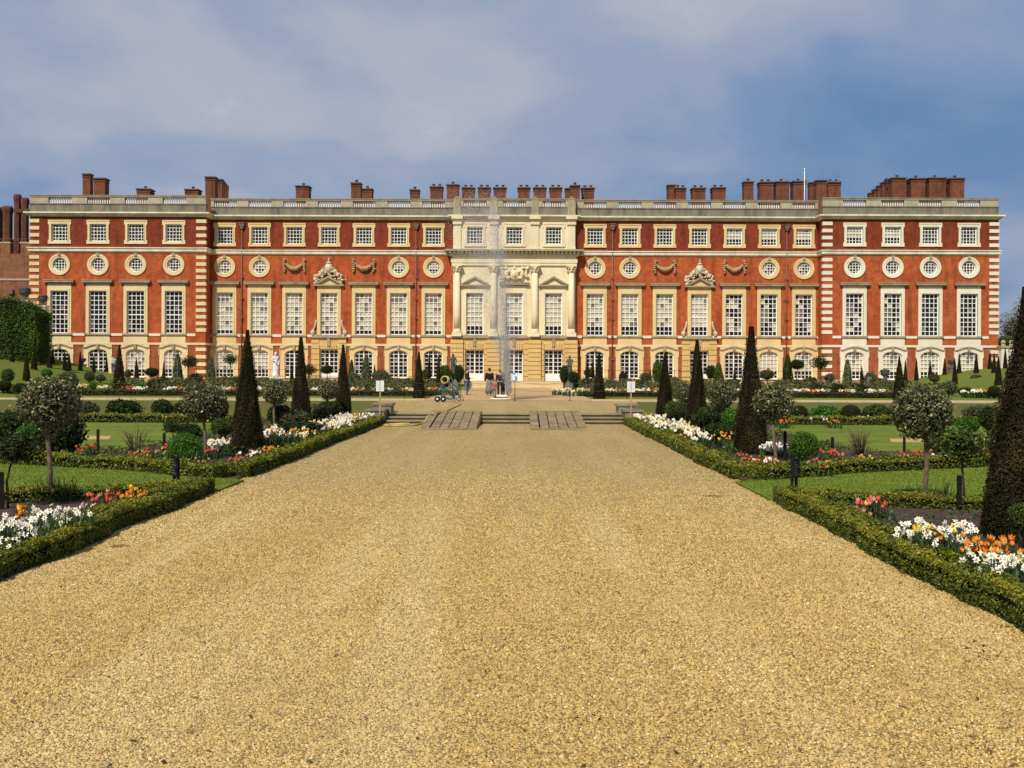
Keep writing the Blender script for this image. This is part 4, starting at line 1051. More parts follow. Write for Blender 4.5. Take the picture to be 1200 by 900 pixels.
# label boards on two posts
def label_board(px, base, top, label, s):
    p = W(px, base, .03); h_ = ZA(px, top, p.y) - .03
    o = empty('label_board', p, s * .9); tag(o, label, 'sign', 'black plant label boards')
    for q in (-1, 1): MB().box(q * .085 - .02, q * .085 + .02, -.02, .02, 0, h_).build('post', M['black_wood'], o)
    MB().box(-.13, .13, -.045, -.022, h_ * .42, h_ * 1.02).build('board', M['black_wood'], o)
    b = MB()
    for k in range(6): b.box(-.10, .10 - .05 * (k % 3), -.0465, -.0452, h_ * (.5 + .08 * k), h_ * (.5 + .08 * k) + .012)
    b.build('lettering', M['st_grey'], o)
label_board(207, 574, 535, 'black label board on short posts at the left lawn corner', -1)
label_board(931, 575, 538, 'black label board on short posts at the right lawn corner', 1)

# ---- shrubs
NB = [0]
def shrub(px, cpy, rw, rh, Y, kind, label, z=None, name='shrub', group='shrubs of the garden'):
    X = XA(px, Y); r = rw * Y / F_PX; hh = rh * Y / F_PX; cz = ZA(px, cpy, Y)
    sq = .8 if kind not in ('ball', 'near') else 1.0
    me = bright_near if kind == 'near' else bush[kind]
    z0 = float(H(X, Y)) if z is None else z
    o = empty(name, (X, Y, z0)); tag(o, label, 'shrub', group)
    link('foliage', me, o, (0, 0, cz - z0), px * 1.3, (r, r, hh / sq))
    b = MB()
    for k in range(4):
        a = k * 1.6 + px; b.tube([(.02 * math.cos(a), .02 * math.sin(a), -.02), (r * .3 * math.cos(a), r * .3 * math.sin(a), max(.05, (cz - z0) * .8)), (r * .55 * math.cos(a), r * .55 * math.sin(a), max(.08, cz - z0 + .2 * hh))], [.02, .015, .008], 5)
    b.build('stems', M['bark_dark'], o)
    return o
shrub(217, 530, 21, 22, 20.6, 'near', 'bright green leafy shrub left of the walk beside a holly trunk')
shrub(943, 523, 18, 17, 21.2, 'near', 'bright green rounded shrub right of the walk behind the label board')
SH = [ # lower garden: px, centre py, half width, half height, Y, kind, label
 (72, 508, 26, 26, 22.5, 'dark', 'large dark bush behind the nearest left holly standard'),
 (15, 503, 20, 22, 26.5, 'dark', 'dark bush at the left edge behind the lawn'),
 (35, 508, 14, 12, 23.5, 'bright', 'small fresh green bush left of the large dark bush'),
 (145, 481, 20, 13, 38.2, 'dark', 'wide dark bush behind white tulips, left back row'),
 (190, 480, 12, 12, 38.0, 'dark', 'upright dark bush in left back row, beside leaning stake'),
 (215, 482, 13, 12, 38.2, 'ball', 'clipped dark ball in left back row'),
 (100, 480, 16, 10, 38.6, 'silver', 'grey green bush in left back row near the holly crown'),
 (255, 478, 13, 13, 33.0, 'dark', 'dark bush behind left holly standard, beside tallest left yew'),
 (222, 508, 14, 12, 24.3, 'dark', 'dark low bush behind bright green left shrub'),
 (262, 500, 14, 10, 25.5, 'mid', 'green low bush at foot of the tallest left yew'),
 (328, 486, 14, 12, 29.8, 'dark', 'dark bush under the left holly standard, right of tallest yew'),
 (345, 490, 18, 10, 29.6, 'olive', 'olive green bush at the foot of middle left yew'),
 (372, 484, 16, 10, 32.5, 'olive', 'loose olive bush between middle and last left yew'),
 (386, 479, 14, 9, 35.0, 'dark', 'dark green bush beside the last left yew'),
 (352, 500, 26, 6, 27.6, 'dark', 'low dark bush behind the left daffodil drift'),
 (840, 482, 18, 9, 30.2, 'mid', 'green bush under the right holly standard'),
 (829, 492, 20, 10, 28.6, 'dark', 'dark mounded bush behind the right daffodil drift'),
 (858, 491, 12, 12, 27.6, 'bright', 'fresh green mound left of the tallest right yew'),
 (845, 505, 22, 9, 26.6, 'dark', 'low dark bush at left foot of the tallest right yew'),
 (793, 479, 14, 9, 34.6, 'mid', 'green bush between last and middle right yew'),
 (795, 487, 14, 8, 33.0, 'dark', 'dark bush before the last right yew'),
 (937, 486, 11, 11, 37.8, 'ball', 'clipped dark ball right of the right holly crown'),
 (997, 486, 12.5, 12, 38.0, 'ball', 'large clipped dark ball in right back row'),
 (967, 485, 17, 10, 38.3, 'bright', 'fresh green bush between two dark balls, right back row'),
 (1027, 484, 15, 10, 38.4, 'mid', 'green bush right of the large dark ball'),
 (1045, 487, 9, 9, 38.2, 'dark', 'dark bush left of the nearest right holly crown, back row'),
 (1160, 490, 12, 14, 26.0, 'dark', 'dark upright bush left of the huge right yew'),
 (1145, 484, 16, 9, 37.5, 'silver', 'bluish bush in right back row beside the huge yew'),
 (1097, 520, 12, 10, 23.0, 'olive', 'yellow green bush right of nearest right holly trunk'),
 (1135, 497, 13, 9, 27.5, 'bright', 'fresh green bush in front of the back row, far right'),
 (1200, 604, 15, 15, 10.6, 'mid', 'grey green tuft at foot of the huge right yew'),
]
for s in SH: shrub(*s[:6], s[6], z=0.0)
shG = 'shrubs of the upper border'
UP = [(9, 440, 7, 8, 'mid'), (4, 452, 9, 6, 'dark'), (25, 455, 10, 6, 'dark'), (55, 437, 6, 5, 'bright'), (78, 447, 13, 11, 'silver'), (105, 441, 6, 6, 'olive'), (118, 443, 6, 4, 'silver'), (110, 452, 5, 5, 'bright'), (150, 438, 4, 5, 'olive'),
      (154, 449, 6, 6, 'dark'), (163, 453, 6, 6, 'bright'), (178, 436, 8, 5, 'yewish'), (187, 451, 14, 9, 'dark'), (205, 449, 9, 7, 'bright'), (216, 452, 12, 7, 'mid'), (228, 446, 10, 8, 'silver'),
      (262, 447, 8, 6, 'silver'), (276, 448, 11, 7, 'mid'), (310, 449, 10, 7, 'mid'), (345, 450, 8, 6, 'mid'), (372, 450, 8, 7, 'olive'), (415, 447, 9, 9, 'silver'), (433, 451, 10, 6, 'olive'), (446, 441, 10, 7, 'silver'), (452, 445, 8, 6, 'mid'),
      (468, 451, 9, 6, 'silver'), (480, 450, 7, 7, 'dark'), (506, 449, 12, 6, 'mid'), (520, 436, 8, 8, 'mid'), (536, 437, 8, 9, 'dark'), (500, 438, 6, 6, 'olive'), (525, 446, 10, 6, 'dark'),
      (664, 436, 6, 8, 'dark'), (672, 448, 10, 6, 'mid'), (688, 449, 8, 6, 'dark'), (690, 437, 6, 5, 'olive'), (716, 450, 7, 6, 'dark'), (726, 452, 8, 5, 'mid'), (757, 442, 7, 5, 'silver'), (752, 452, 12, 7, 'mid'), (771, 436, 6, 14, 'mid'),
      (788, 448, 10, 6, 'silver'), (833, 436, 6, 8, 'dark'), (875, 451, 9, 6, 'mid'), (861, 450, 10, 6, 'dark'), (915, 452, 9, 7, 'mid'), (935, 451, 9, 6, 'silver'), (950, 448, 8, 6, 'mid'),
      (956, 456, 9, 7, 'ball'), (981, 457, 9, 8, 'ball'), (972, 443, 6, 5, 'silver'), (998, 454, 8, 6, 'mid'), (1008, 457, 10, 7, 'dark'), (1020, 444, 8, 6, 'silver'), (1030, 449, 10, 6, 'mid'), (1036, 456, 7, 6, 'bright'),
      (1095, 443, 6, 5, 'olive'), (1111, 455, 11, 8, 'silver'), (1132, 459, 9, 5, 'dark'), (1165, 459, 8, 7, 'ball'), (1150, 461, 10, 4, 'dark')]
CN = {'mid': 'green', 'dark': 'dark green', 'bright': 'fresh green', 'silver': 'grey green', 'olive': 'olive', 'ball': 'clipped dark', 'yewish': 'dark rounded'}
cnt = {}
for px, py, rw, rh, k in UP:
    zb = ZT + .05; base = py + rh
    Y = max(62.5, min(86.0, (CZ - zb) * F_PX / max(py_lvl(px, base) - VY, 1.0)))
    X = XA(px, Y)
    if abs(X - XA0) > 29: Y = ground_hit(px, base) - 1.2
    side = 'before the left wing' if px < 245 else ('left of the palace door' if px < 550 else ('right of the palace door' if px < 960 else 'before the right wing'))
    cnt[k, side] = cnt.get((k, side), 0) + 1
    shrub(px, py, rw, rh, Y, 'dark' if k == 'yewish' else k, '%s border shrub %s, %s from left' % (CN[k], side, ORD[cnt[k, side] - 1]), group=shG)
for px, py, rw, rh, Y, lab in ((526, 442, 7, 7, 77.5, 'dark bush hiding the pedestal of left lead statue'), (538, 438, 5, 10, 77.8, 'dark upright bush right of left lead statue'), (661, 439, 5, 10, 77.8, 'dark upright bush left of right lead statue'), (672, 442, 7, 7, 77.5, 'dark bush hiding the pedestal of right lead statue')):
    shrub(px, py, rw, rh, Y, 'dark', lab, group=shG)
# column-shaped and conical shrubs of the upper border
col_me = {}
for k, kind in (('silver', 'silver'), ('mid', 'mid'), ('dark', 'dark')):
    g = np.random.default_rng(70 + len(k)); n = 2600; t = g.random(n); a = g.uniform(0, 6.3, n)
    r = (.5 * np.clip(1 - t, 0, 1) ** .6 + .06) * (1 + .18 * vnoise(np.stack([np.cos(a), np.sin(a), t * 4], 1), 2.5, 8)) * (1 - .3 * g.random(n) ** 2)
    V, Fq = leaf_geo(np.stack([r * np.cos(a), r * np.sin(a), t], 1) , np.stack([np.cos(a), np.sin(a), .3 + 0 * a], 1), .085 * g.uniform(.6, 1.3, n), .6, .8, g)
    tc_ = np.array([(.40 * (1 - i / 8) ** .6 * math.cos(j * math.pi / 5), .40 * (1 - i / 8) ** .6 * math.sin(j * math.pi / 5), i / 8.2) for i in range(9) for j in range(10)])
    fc = np.array([(i * 10 + j, i * 10 + (j + 1) % 10, (i + 1) * 10 + (j + 1) % 10, (i + 1) * 10 + j) for i in range(8) for j in range(10)])
    V, Fq, mi, rn = join_geo([(V, Fq, 0, g.random(n)), (tc_, fc, 1, .1)])
    col_me[k] = np_mesh('column_shrub', V, Fq, [G[kind], G['core']], mi, rn)
for px, base, top, w, k, lab in ((208, 446, 415, 13, 'silver', 'variegated pointed shrub before last left-wing window'), (247, 447, 419, 12, 'silver', 'grey green conical shrub at the corner of the left wing'),
                            (412, 452, 422, 9, 'mid', 'leafy column shrub behind the last left yew'), (429, 458, 417, 13, 'silver', 'grey green cone shrub near the left notice board'),
                            (842, 450, 425, 14, 'mid', 'clipped green column right of the middle right yew'), (923, 452, 416, 14, 'dark', 'tapering green cone before right range'),
                            (993, 452, 422, 12, 'silver', 'variegated pointed shrub before the right wing')):
    Y = max(63, min(84, (CZ - ZT) * F_PX / (py_lvl(px, base) - VY))); X = XA(px, Y); z = float(H(X, Y)); h_ = ZA(px, top, Y) - z; w_ = w * Y / F_PX
    tag(link('column_shrub', col_me[k], None, (X, Y, z), px, (w_, w_, h_)), lab, 'shrub', shG)
# small trees of the upper border
for px, cpy, r, base, k, lab, in ((222, 424, 10, 448, 'dark', 'dark small tree at left wing corner'), (270, 421, 9, 448, 'mid', 'small green tree right of the left wing corner'), (362, 433, 9, 450, 'dark', 'dark round standard behind middle left yew'),
                             (383, 433, 7, 446, 'dark', 'dark round standard before left crested door'), (961, 425, 11, 450, 'dark', 'dark small tree at the right wing corner'), (934, 427, 8, 448, 'dark', 'small dark tree left of the right wing corner'),
                             (899, 439, 8, 456, 'olive', 'yellow green round standard beside tallest right yew'), (40, 428, 7, 452, 'olive', 'olive round standard on the left bank foot'), (58, 438, 6, 450, 'olive', 'tiny round standard above the nearest left holly'),
                             (1144, 444, 7, 458, 'olive', 'small round standard on the right bank foot'), (5, 441, 8, 455, 'olive', 'olive round standard at left picture edge')):
    Y = max(63, min(84, (CZ - ZT) * F_PX / (py_lvl(px, base) - VY)))
    X = XA(px, Y); z = float(H(X, Y))
    holly(px, base, cpy, r, Y, lab, loose[k] if k in loose and r > 8 else bush[k], 'small trees of the upper border', .9, z, 'bark_dark', 'border_tree')
# bare twiggy shrubs
for px, base, top, lab, k in ((160, 532, 498, 'bare twiggy shrub on the left lawn edge', 3), (1008, 536, 498, 'bare twiggy shrub on the right lawn edge', 4)):
    p = W(px, base); h_ = ZA(px, top, p.y); g = np.random.default_rng(k); b = MB()
    for i in range(22):
        a = g.uniform(0, 6.3); sp = g.uniform(.1, .55); q = Vector((math.cos(a) * sp * .5, math.sin(a) * sp * .5, h_ * g.uniform(.5, .75))); e = Vector((math.cos(a) * sp, math.sin(a) * sp, h_ * g.uniform(.75, 1.05)))
        s0 = Vector((math.cos(a) * .06, math.sin(a) * .06, 0)); b.tube([s0, q, e], [.010, .007, .003], 4)
        for j in range(3):
            d = Vector(g.normal(size=3)) * .16; d.z = abs(d.z); m0 = s0.lerp(q, .5 + .15 * j); b.tube([m0, m0 + d], [.005, .002], 3)
    tag(b.build('twiggy_shrub', M['bark'], None, p), lab, 'shrub', 'bare twiggy shrubs')

# ---- hedges
def resample(pts, step):
    P = [np.array(p, float) for p in pts]; out_ = []
    # Catmull-Rom
    Q = [2 * P[0] - P[1]] + P + [2 * P[-1] - P[-2]]
    for i in range(1, len(Q) - 2):
        n_ = max(2, int(np.linalg.norm(Q[i + 1] - Q[i]) / step))
        for k in range(n_):
            t = k / n_
            out_.append(.5 * ((2 * Q[i]) + (-Q[i - 1] + Q[i + 1]) * t + (2 * Q[i - 1] - 5 * Q[i] + 4 * Q[i + 1] - Q[i + 2]) * t * t + (-Q[i - 1] + 3 * Q[i] - 3 * Q[i + 1] + Q[i + 2]) * t ** 3))
    out_.append(P[-1]); return np.array(out_)
def hedge(pts, wd, ht, per_m, leaf, label, z=0.0, mat='box', seed=1, group='clipped box hedges', name='box_hedge', cat='hedge', rough=1.0):
    g = np.random.default_rng(seed); C_ = resample(pts, .25); D = np.gradient(C_, axis=0); D = unit(D); Nn = np.stack([-D[:, 1], D[:, 0]], 1)
    L = np.concatenate([[0], np.cumsum(np.linalg.norm(np.diff(C_, axis=0), axis=1))]); n = int(L[-1] * per_m)
    s = g.uniform(0, L[-1], n); cx_ = np.interp(s, L, C_[:, 0]); cy_ = np.interp(s, L, C_[:, 1]); nx_ = np.interp(s, L, Nn[:, 0]); ny_ = np.interp(s, L, Nn[:, 1])
    # perimeter: superellipse section, from one foot over the top to the other foot
    q = g.uniform(0, 1, n); ang = math.pi * q; ca, sa = np.cos(ang), np.sin(ang)
    ex = .38
    ox = np.sign(ca) * np.abs(ca) ** ex; oz = np.abs(sa) ** ex
    W_ = lambda s_: 1 + .10 * np.sin(s_ * 2.1 + seed) * rough + .08 * np.sin(s_ * 5.3 + 2 * seed) * rough
    lump = (.05 * vnoise(np.stack([s * 3, ox * 1.2, oz * 1.2], 1), 1.8, seed) + .03 * vnoise(np.stack([s * 9, ox * 3, oz * 3], 1), 1.8, seed + 3)) * rough
    k = 1 - .22 * g.random(n) ** 2
    wx_ = ox * wd / 2 * W_(s) * k + np.sign(ox) * lump * .6; hz = oz * ht * (1 + .07 * np.sin(s * 3.3 + seed) * rough) * k + lump * oz
    stray = g.random(n) < .03; hz = hz + np.where(stray, g.uniform(0, .05, n), 0) * oz
    fz = g.uniform(0, 1, n); hz = np.where(oz > .97, hz, hz * np.where(np.abs(ox) > .96, fz ** .8, 1))
    P = np.stack([cx_ + nx_ * wx_, cy_ + ny_ * wx_, z + np.maximum(hz, .01)], 1)
    N = unit(np.stack([nx_ * ox, ny_ * ox, oz * .9 + .1], 1))
    ne = int(per_m * wd * 1.1)
    for e_ in (0, -1):                            # leaves closing the two ends
        a_ = g.uniform(-.5, .5, ne) * wd; hh = ht * g.random(ne); sg = -1 if e_ == 0 else 1
        Pe = np.stack([C_[e_, 0] + Nn[e_, 0] * a_ + sg * D[e_, 0] * .05 * g.random(ne), C_[e_, 1] + Nn[e_, 1] * a_ + sg * D[e_, 1] * .05 * g.random(ne), z + hh], 1)
        P = np.concatenate([P, Pe]); N = np.concatenate([N, np.tile([sg * D[e_, 0], sg * D[e_, 1], .2], (ne, 1))]); hz = np.concatenate([hz, hh]); lump = np.concatenate([lump, np.zeros(ne)])
    n = len(P)
    V, Fq = leaf_geo(P, N, leaf * g.uniform(.6, 1.35, n), .6, .8, g)
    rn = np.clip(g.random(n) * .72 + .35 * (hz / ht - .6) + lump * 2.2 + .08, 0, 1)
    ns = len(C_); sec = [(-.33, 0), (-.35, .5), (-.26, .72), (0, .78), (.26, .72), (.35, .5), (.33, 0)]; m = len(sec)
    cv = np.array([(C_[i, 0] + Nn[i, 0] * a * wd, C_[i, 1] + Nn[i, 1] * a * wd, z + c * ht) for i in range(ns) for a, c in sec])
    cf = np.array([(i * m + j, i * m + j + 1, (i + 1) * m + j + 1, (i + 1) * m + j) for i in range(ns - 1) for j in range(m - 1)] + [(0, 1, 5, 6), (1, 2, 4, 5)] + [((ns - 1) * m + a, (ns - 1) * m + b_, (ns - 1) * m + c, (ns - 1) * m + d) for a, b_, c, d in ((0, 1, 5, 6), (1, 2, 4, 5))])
    V, Fq, mi, rn = join_geo([(V, Fq, 0, rn), (cv, cf, 1, .1)])
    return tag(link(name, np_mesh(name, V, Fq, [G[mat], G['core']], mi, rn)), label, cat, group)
def uy(s, pts): return [(XA0 + s * u, y) for u, y in pts]
for s, sd in ((-1, 'left'), (1, 'right')):
    hedge(uy(s, [(4.62, 5.2), (4.66, 8), (4.60, 11), (4.70, 13), (4.62, 14.6), (4.66, 16.2 if s < 0 else 15.3)]), .44, .25, 8200, .029, 'low box hedge along the %s edge of the near gravel walk' % sd, seed=3 + s)
    hedge(uy(s, [(4.95, 16.05), (5.7, 15.55), (6.6, 15.1), (7.6, 14.75), (9.5, 14.4)] if s < 0 else [(4.95, 15.15), (5.7, 14.9), (6.6, 14.65), (7.6, 14.5), (9.5, 14.35)]), .30, .20, 3000, .036, 'low box edging at the near side of the %s front lawn' % sd, seed=8 + s)
    hedge(uy(s, [(4.70, 18.6), (4.62, 22), (4.66, 27), (4.60, 32), (4.64, 37.0)]), .40, .27, 2900, .046, 'low box hedge along the %s edge of the walk towards the steps' % sd, seed=13 + s)
    hedge(uy(s, [(4.95, 18.25), (5.6, 18.6), (7.1, 19.6), (8.6, 20.3), (10.3, 20.9), (13, 21.6), (17, 22.1)]), .40, .28, 2200, .046, 'curved low box hedge at the far side of the %s front lawn' % sd, seed=18 + s)
    hedge(uy(s, [(9.6, 37.0), (13, 36.9), (17, 36.9), (23, 36.9)]), .36, .34, 1200, .06, 'low box hedge before the %s back row of flowers' % sd, seed=23 + s)
    hedge(uy(s, [(5.0, 61.5), (10, 61.5), (18, 61.4), (26.5, 61.3)]), .5, .34, 700, .085, 'low brownish hedge edging the %s upper border' % sd, ZT, 'box_far', 28 + s)
# tall hedge on the left bank
Yh = 84.0; xr = XA(58, Yh + 2.6)
g = np.random.default_rng(9); n = 26000
hx0, hx1 = xr - 18, xr
zb0 = ZA(30, 424, Yh); ztp = ZA(10, 350, Yh)
fx = g.uniform(0, 1, n); q = g.random(n)
topz = lambda x: ztp - 1.0 * np.clip((x - (hx1 - 2.2)) / 2.2, 0, 1) ** 2.2 + .12 * np.sin(x * 1.7)
x = hx0 + fx * (hx1 - hx0); 
face = q < .62; top = (q >= .62) & (q < .8); endf = q >= .8
zt_ = topz(x)
yv = np.where(face, Yh, np.where(top, Yh + g.uniform(0, 3, n), Yh + g.uniform(0, 3, n)))
xv = np.where(endf, hx1, x); zv = np.where(top, zt_, zb0 - .6 + (np.where(endf, topz(np.full(n, hx1)), zt_) - zb0 + .6) * g.random(n))
Nv = np.where(face[:, None], np.array([0, -1, .15]), np.where(top[:, None], np.array([0, 0, 1.]), np.array([1, 0, .1])))
P = np.stack([xv, yv, zv], 1); P += Nv * (.16 * vnoise(P, 1.4, 4) + .08 * g.normal(size=n))[:, None]
V, Fq = leaf_geo(P, Nv, .14 * g.uniform(.6, 1.3, n), .6, .7, g)
cvx = MB(); xs_ = np.linspace(hx0, hx1 - .12, 30)
cvx.prism([(hx0, zb0 - .8), (hx1 - .12, zb0 - .8)] + [(a, topz(a) - .14) for a in xs_[::-1]], Yh + .14, Yh + 2.9)
th = empty('tall_hedge', ((hx0 + hx1) / 2, Yh + 1.5, zb0)); tag(th, 'tall clipped green hedge with curved top on the left grass bank', 'hedge')
o = link('foliage', np_mesh('foliage', V, Fq, G['hedge_tall'], rnd=np.clip(g.random(n) * .6 + .5 * vnoise(P, .9, 3) * .5 + .15, 0, 1)), th); o.matrix_parent_inverse = Matrix.Translation(-Vector(th.location))
o = cvx.build('inner_twigs', G['core'], th); o.matrix_parent_inverse = Matrix.Translation(-Vector(th.location))
# far trees at the right end
for px, cpy, r, Y, k, lab in ((1186, 385, 17, 190, 'far', 'hazy grey far tree behind the right end of palace'), (1215, 372, 26, 200, 'far', 'hazy grey far tree mostly hidden by the huge yew')):
    X = XA(px, Y); cz = ZA(px, cpy, Y); rr_ = r * Y / F_PX
    o = empty('far_tree', (X, Y, .3)); tag(o, lab, 'tree', 'hazy trees beyond the palace')
    link('crown', crown_mesh('crown', 2600, .11, k, int(px), 1, 1.15, .5, .6, .25), o, (0, 0, cz - .3), 0, rr_); link('trunk', trunk_mesh('trunk', cz - rr_, .4, .25, 'bark', 2, 5, 3), o)
X = XA(1184, 130)
for px, cpy, rw, rh, Y, k, lab in ((1178, 402, 9, 8, 128, 'mid', 'green tree behind the stone pier at far right'), (1188, 408, 10, 10, 126, 'dark', 'dark tree between pier and huge yew at far right')):
    X = XA(px, Y); o = empty('tree', (X, Y, .3)); tag(o, lab, 'tree', 'trees beyond the right wall'); cz = ZA(px, cpy, Y)
    link('crown', bush[k], o, (0, 0, cz - .3), 0, (rw * Y / F_PX, rw * Y / F_PX, rh * Y / F_PX / .8)); link('trunk', trunk_mesh('trunk', cz - .5, .15, .1, 'bark_dark', 2, 4, .6), o)

# ------------------------------------------------------------------ flowers
def daffodil_mesh(pet, cor, open_=.35):
    b = MB(); 
    for k in range(6):
        a = k * math.pi / 3; ca, sa = math.cos(a), math.sin(a); t = Vector((-sa, ca, 0))
        c = Vector((ca, sa, 0)); w = .34
        b.add([c * .08, c * .55 + t * w * .85 + Vector((0, 0, .1 * (k % 2) - open_ * .1)), c * 1.0 + Vector((0, 0, -open_ * .3)), c * .55 - t * w * .85 + Vector((0, 0, .1 * (k % 2) - open_ * .1))], [(0, 1, 2, 3)], 0)
    n = 6
    vs_ = [(.16 * math.cos(2 * math.pi * k / n), .16 * math.sin(2 * math.pi * k / n), .02) for k in range(n)] + [(.30 * math.cos(2 * math.pi * k / n), .30 * math.sin(2 * math.pi * k / n), .34) for k in range(n)]
    b.add(vs_, [(k, (k + 1) % n, n + (k + 1) % n, n + k) for k in range(n)], 1)
    return b, [FL[pet], FL[cor]]
def tulip_mesh(col):
    b = MB(); n = 6
    prof = [(.05, -.5), (.38, -.35), (.52, .0), (.50, .3)]
    b.lathe(prof, (0, 0, 0), n, 0, True)
    for k in range(6):
        a = k * math.pi / 3; ca, sa = math.cos(a), math.sin(a); t = Vector((-sa, ca, 0)); c = Vector((ca, sa, 0))
        b.add([c * .48 + t * .26 + Vector((0, 0, .22)), c * .48 - t * .26 + Vector((0, 0, .22)), c * (.62 if k % 2 else .5) + Vector((0, 0, .72))], [(0, 1, 2)], 0)
    return b, [FL[col]]
FM = {}
for k, (p_, c_) in {'white': ('white', 'cream'), 'cream': ('cream', 'yellow')}.items():
    b, m_ = daffodil_mesh(p_, c_); FM[k] = b.mesh('flower', m_)
for k in ('orange', 'coral', 'yellow', 'peach', 'pink'):
    b, m_ = tulip_mesh(k); FM[k] = b.mesh('flower', m_)
def tri_template(me):
    me.calc_loop_triangles(); V = np.array([v.co[:] for v in me.vertices]); T = np.array([t.vertices[:] for t in me.loop_triangles]); mi = np.array([t.material_index for t in me.loop_triangles])
    return V, T, mi
FT = {k: tri_template(m) for k, m in FM.items()}
def strap_leaves(n, rx, ry, h_, g, wd=.014, name='leaves', mat='blade', dens_stem=None):
    """arching strap leaves and stems"""
    Vs, Fs = [], []
    bx = g.uniform(-1, 1, n) * rx; by = g.uniform(-1, 1, n) * ry; a = g.uniform(0, 6.3, n); ln = h_ * g.uniform(.55, 1.05, n); le = g.uniform(.08, .4, n) * h_
    d = np.stack([np.cos(a), np.sin(a), 0 * a], 1); t = np.stack([-np.sin(a), np.cos(a), 0 * a], 1)
    p0 = np.stack([bx, by, 0 * a], 1); up = np.array([0, 0, 1.])
    ps = [p0, p0 + d * le[:, None] * .25 + up * ln[:, None] * .55, p0 + d * le[:, None] + up * ln[:, None] * .95]
    ws = [wd, wd * .9, wd * .15]
    V = np.stack([q for p, w in zip(ps, ws) for q in (p - t * w / 2, p + t * w / 2)], 1).reshape(-1, 3)
    base = (np.arange(n) * 6)[:, None]
    Fq = np.concatenate([base + np.array([0, 1, 3, 2]), base + np.array([2, 3, 5, 4])])
    return np_mesh(name, V, Fq, G[mat], rnd=np.tile(g.random(n), 2))
def clump(px, py, rpx, rypx, n, mix, label, z=0.0, hgt=.38, fsize=.042, single=False, seed=0, group='flower clumps', Y=None, leaves=1.6, yspan=None, cat='flowers', name='flower_clump', xy=None):
    """flowers whose heads centre on a picture position; heads about hgt above the bed"""
    g = np.random.default_rng(seed + int(px * 7 + py * 13))
    if Y is None: Y = (CZ - z - hgt * .8) * F_PX / (py_lvl(px, py) - VY)
    X = XA(px, Y); rx = rpx * Y / F_PX; ry = yspan if yspan is not None else rx * .7
    o = empty(name, (X, Y, z)); tag(o, label, cat, group)
    link('leaves', strap_leaves(int(n * leaves) + 12, rx * 1.05, ry * 1.05, hgt * .92, g, .016 + Y * .0006), o)
    kinds = list(mix); pr = np.array([mix[k] for k in kinds], float); pr /= pr.sum()
    fx = g.uniform(-1, 1, n); fy = g.uniform(-1, 1, n); kk = g.choice(len(kinds), n, p=pr)
    # kinds keep together in little drifts
    dr = vnoise(np.stack([fx * 1.5, fy * 1.5, 0 * fx], 1), 2.0, seed + 5)
    order = np.argsort(np.argsort(dr + g.normal(size=n) * .35)); cut = np.cumsum(pr) * n; kk = np.searchsorted(cut, order, side='right').clip(0, len(kinds) - 1)
    hz = hgt * g.uniform(.72, 1.12, n)
    st = MB()
    P = np.stack([fx * rx, fy * ry, hz], 1)
    sz = fsize * g.uniform(.8, 1.2, n)
    for i in range(n):
        st.tube([(P[i, 0] * .93, P[i, 1] * .93 + .01, 0), (P[i, 0], P[i, 1], P[i, 2] - .01)], .0045 + Y * .00012, 3)
    tag(st.build('stems', G['blade'], o), kind='stuff')
    if single:
        for i in range(n):
            k = kinds[kk[i]]; daf = k in ('white', 'cream')
            f = link('flower', FM[k], o, P[i], 0, sz[i] * (1 if daf else .95))
            f.rotation_euler = (g.uniform(.5, 1.9), g.uniform(-.35, .35), g.uniform(-1.6, 1.6)) if daf else (g.uniform(-.25, .25), g.uniform(-.25, .25), g.uniform(0, 6))
    else:
        Vs, Ts, ms = [], [], []; b0 = 0; mats = []
        for q, k in enumerate(kinds):
            sel = np.where(kk == q)[0]
            if not len(sel): continue
            tv_, tf_, tm = FT[k]; daf = k in ('white', 'cream')
            R = np.zeros((len(sel), 3, 3))
            for j, i in enumerate(sel):
                e = (g.uniform(.6, 1.5), g.uniform(-.2, .2), g.uniform(-1.2, 1.2)) if daf else (g.uniform(-.25, .25), g.uniform(-.25, .25), g.uniform(0, 6))
                R[j] = np.array(Matrix.Rotation(e[2], 3, 'Z') @ Matrix.Rotation(e[0], 3, 'X')) * sz[i]
            V, T_ = inst_geo(tv_, tf_, R, P[sel]); Vs.append(V); Ts.append(T_ + b0); b0 += len(V)
            mm = list(FM[k].materials); ms.append(np.tile(tm, len(sel)) + len(mats)); mats += mm
        tag(link('flower_heads', np_mesh('flower_heads', np.concatenate(Vs), np.concatenate(Ts), mats, np.concatenate(ms)), o), kind='stuff')
    return o
NG = 'near spring flower clumps by the walk'
clump(22, 619, 26, 20, 52, {'white': 1}, 'white daffodils with dark leaves in the lower left corner', hgt=.38, fsize=.041, single=True, seed=1, group=NG, leaves=6, yspan=.32)
clump(72, 606, 30, 20, 50, {'white': 1}, 'white daffodils left of the nearest left holly trunk', hgt=.40, fsize=.041, single=True, seed=2, group=NG, leaves=6, yspan=.35)
clump(28, 606, 9, 8, 9, {'orange': 3, 'yellow': 1}, 'small orange tulip clump among the lower left white daffodils', hgt=.38, fsize=.06, single=True, seed=3, group=NG, yspan=.15)
clump(10, 634, 14, 12, 16, {'white': 1}, 'few low white daffodils behind the hedge, far lower left', Y=10.3, hgt=.27, fsize=.041, single=True, seed=4, group=NG, leaves=6, yspan=.25)
clump(124, 584, 13, 8, 16, {'coral': 3, 'pink': 1}, 'coral red tulips right of the nearest left holly', hgt=.30, fsize=.055, single=True, seed=5, group=NG, yspan=.35)
clump(158, 579, 12, 7, 16, {'orange': 3, 'yellow': 1, 'coral': 1}, 'orange tulips behind the near left hedge end', hgt=.32, fsize=.06, single=True, seed=6, group=NG, yspan=.3)
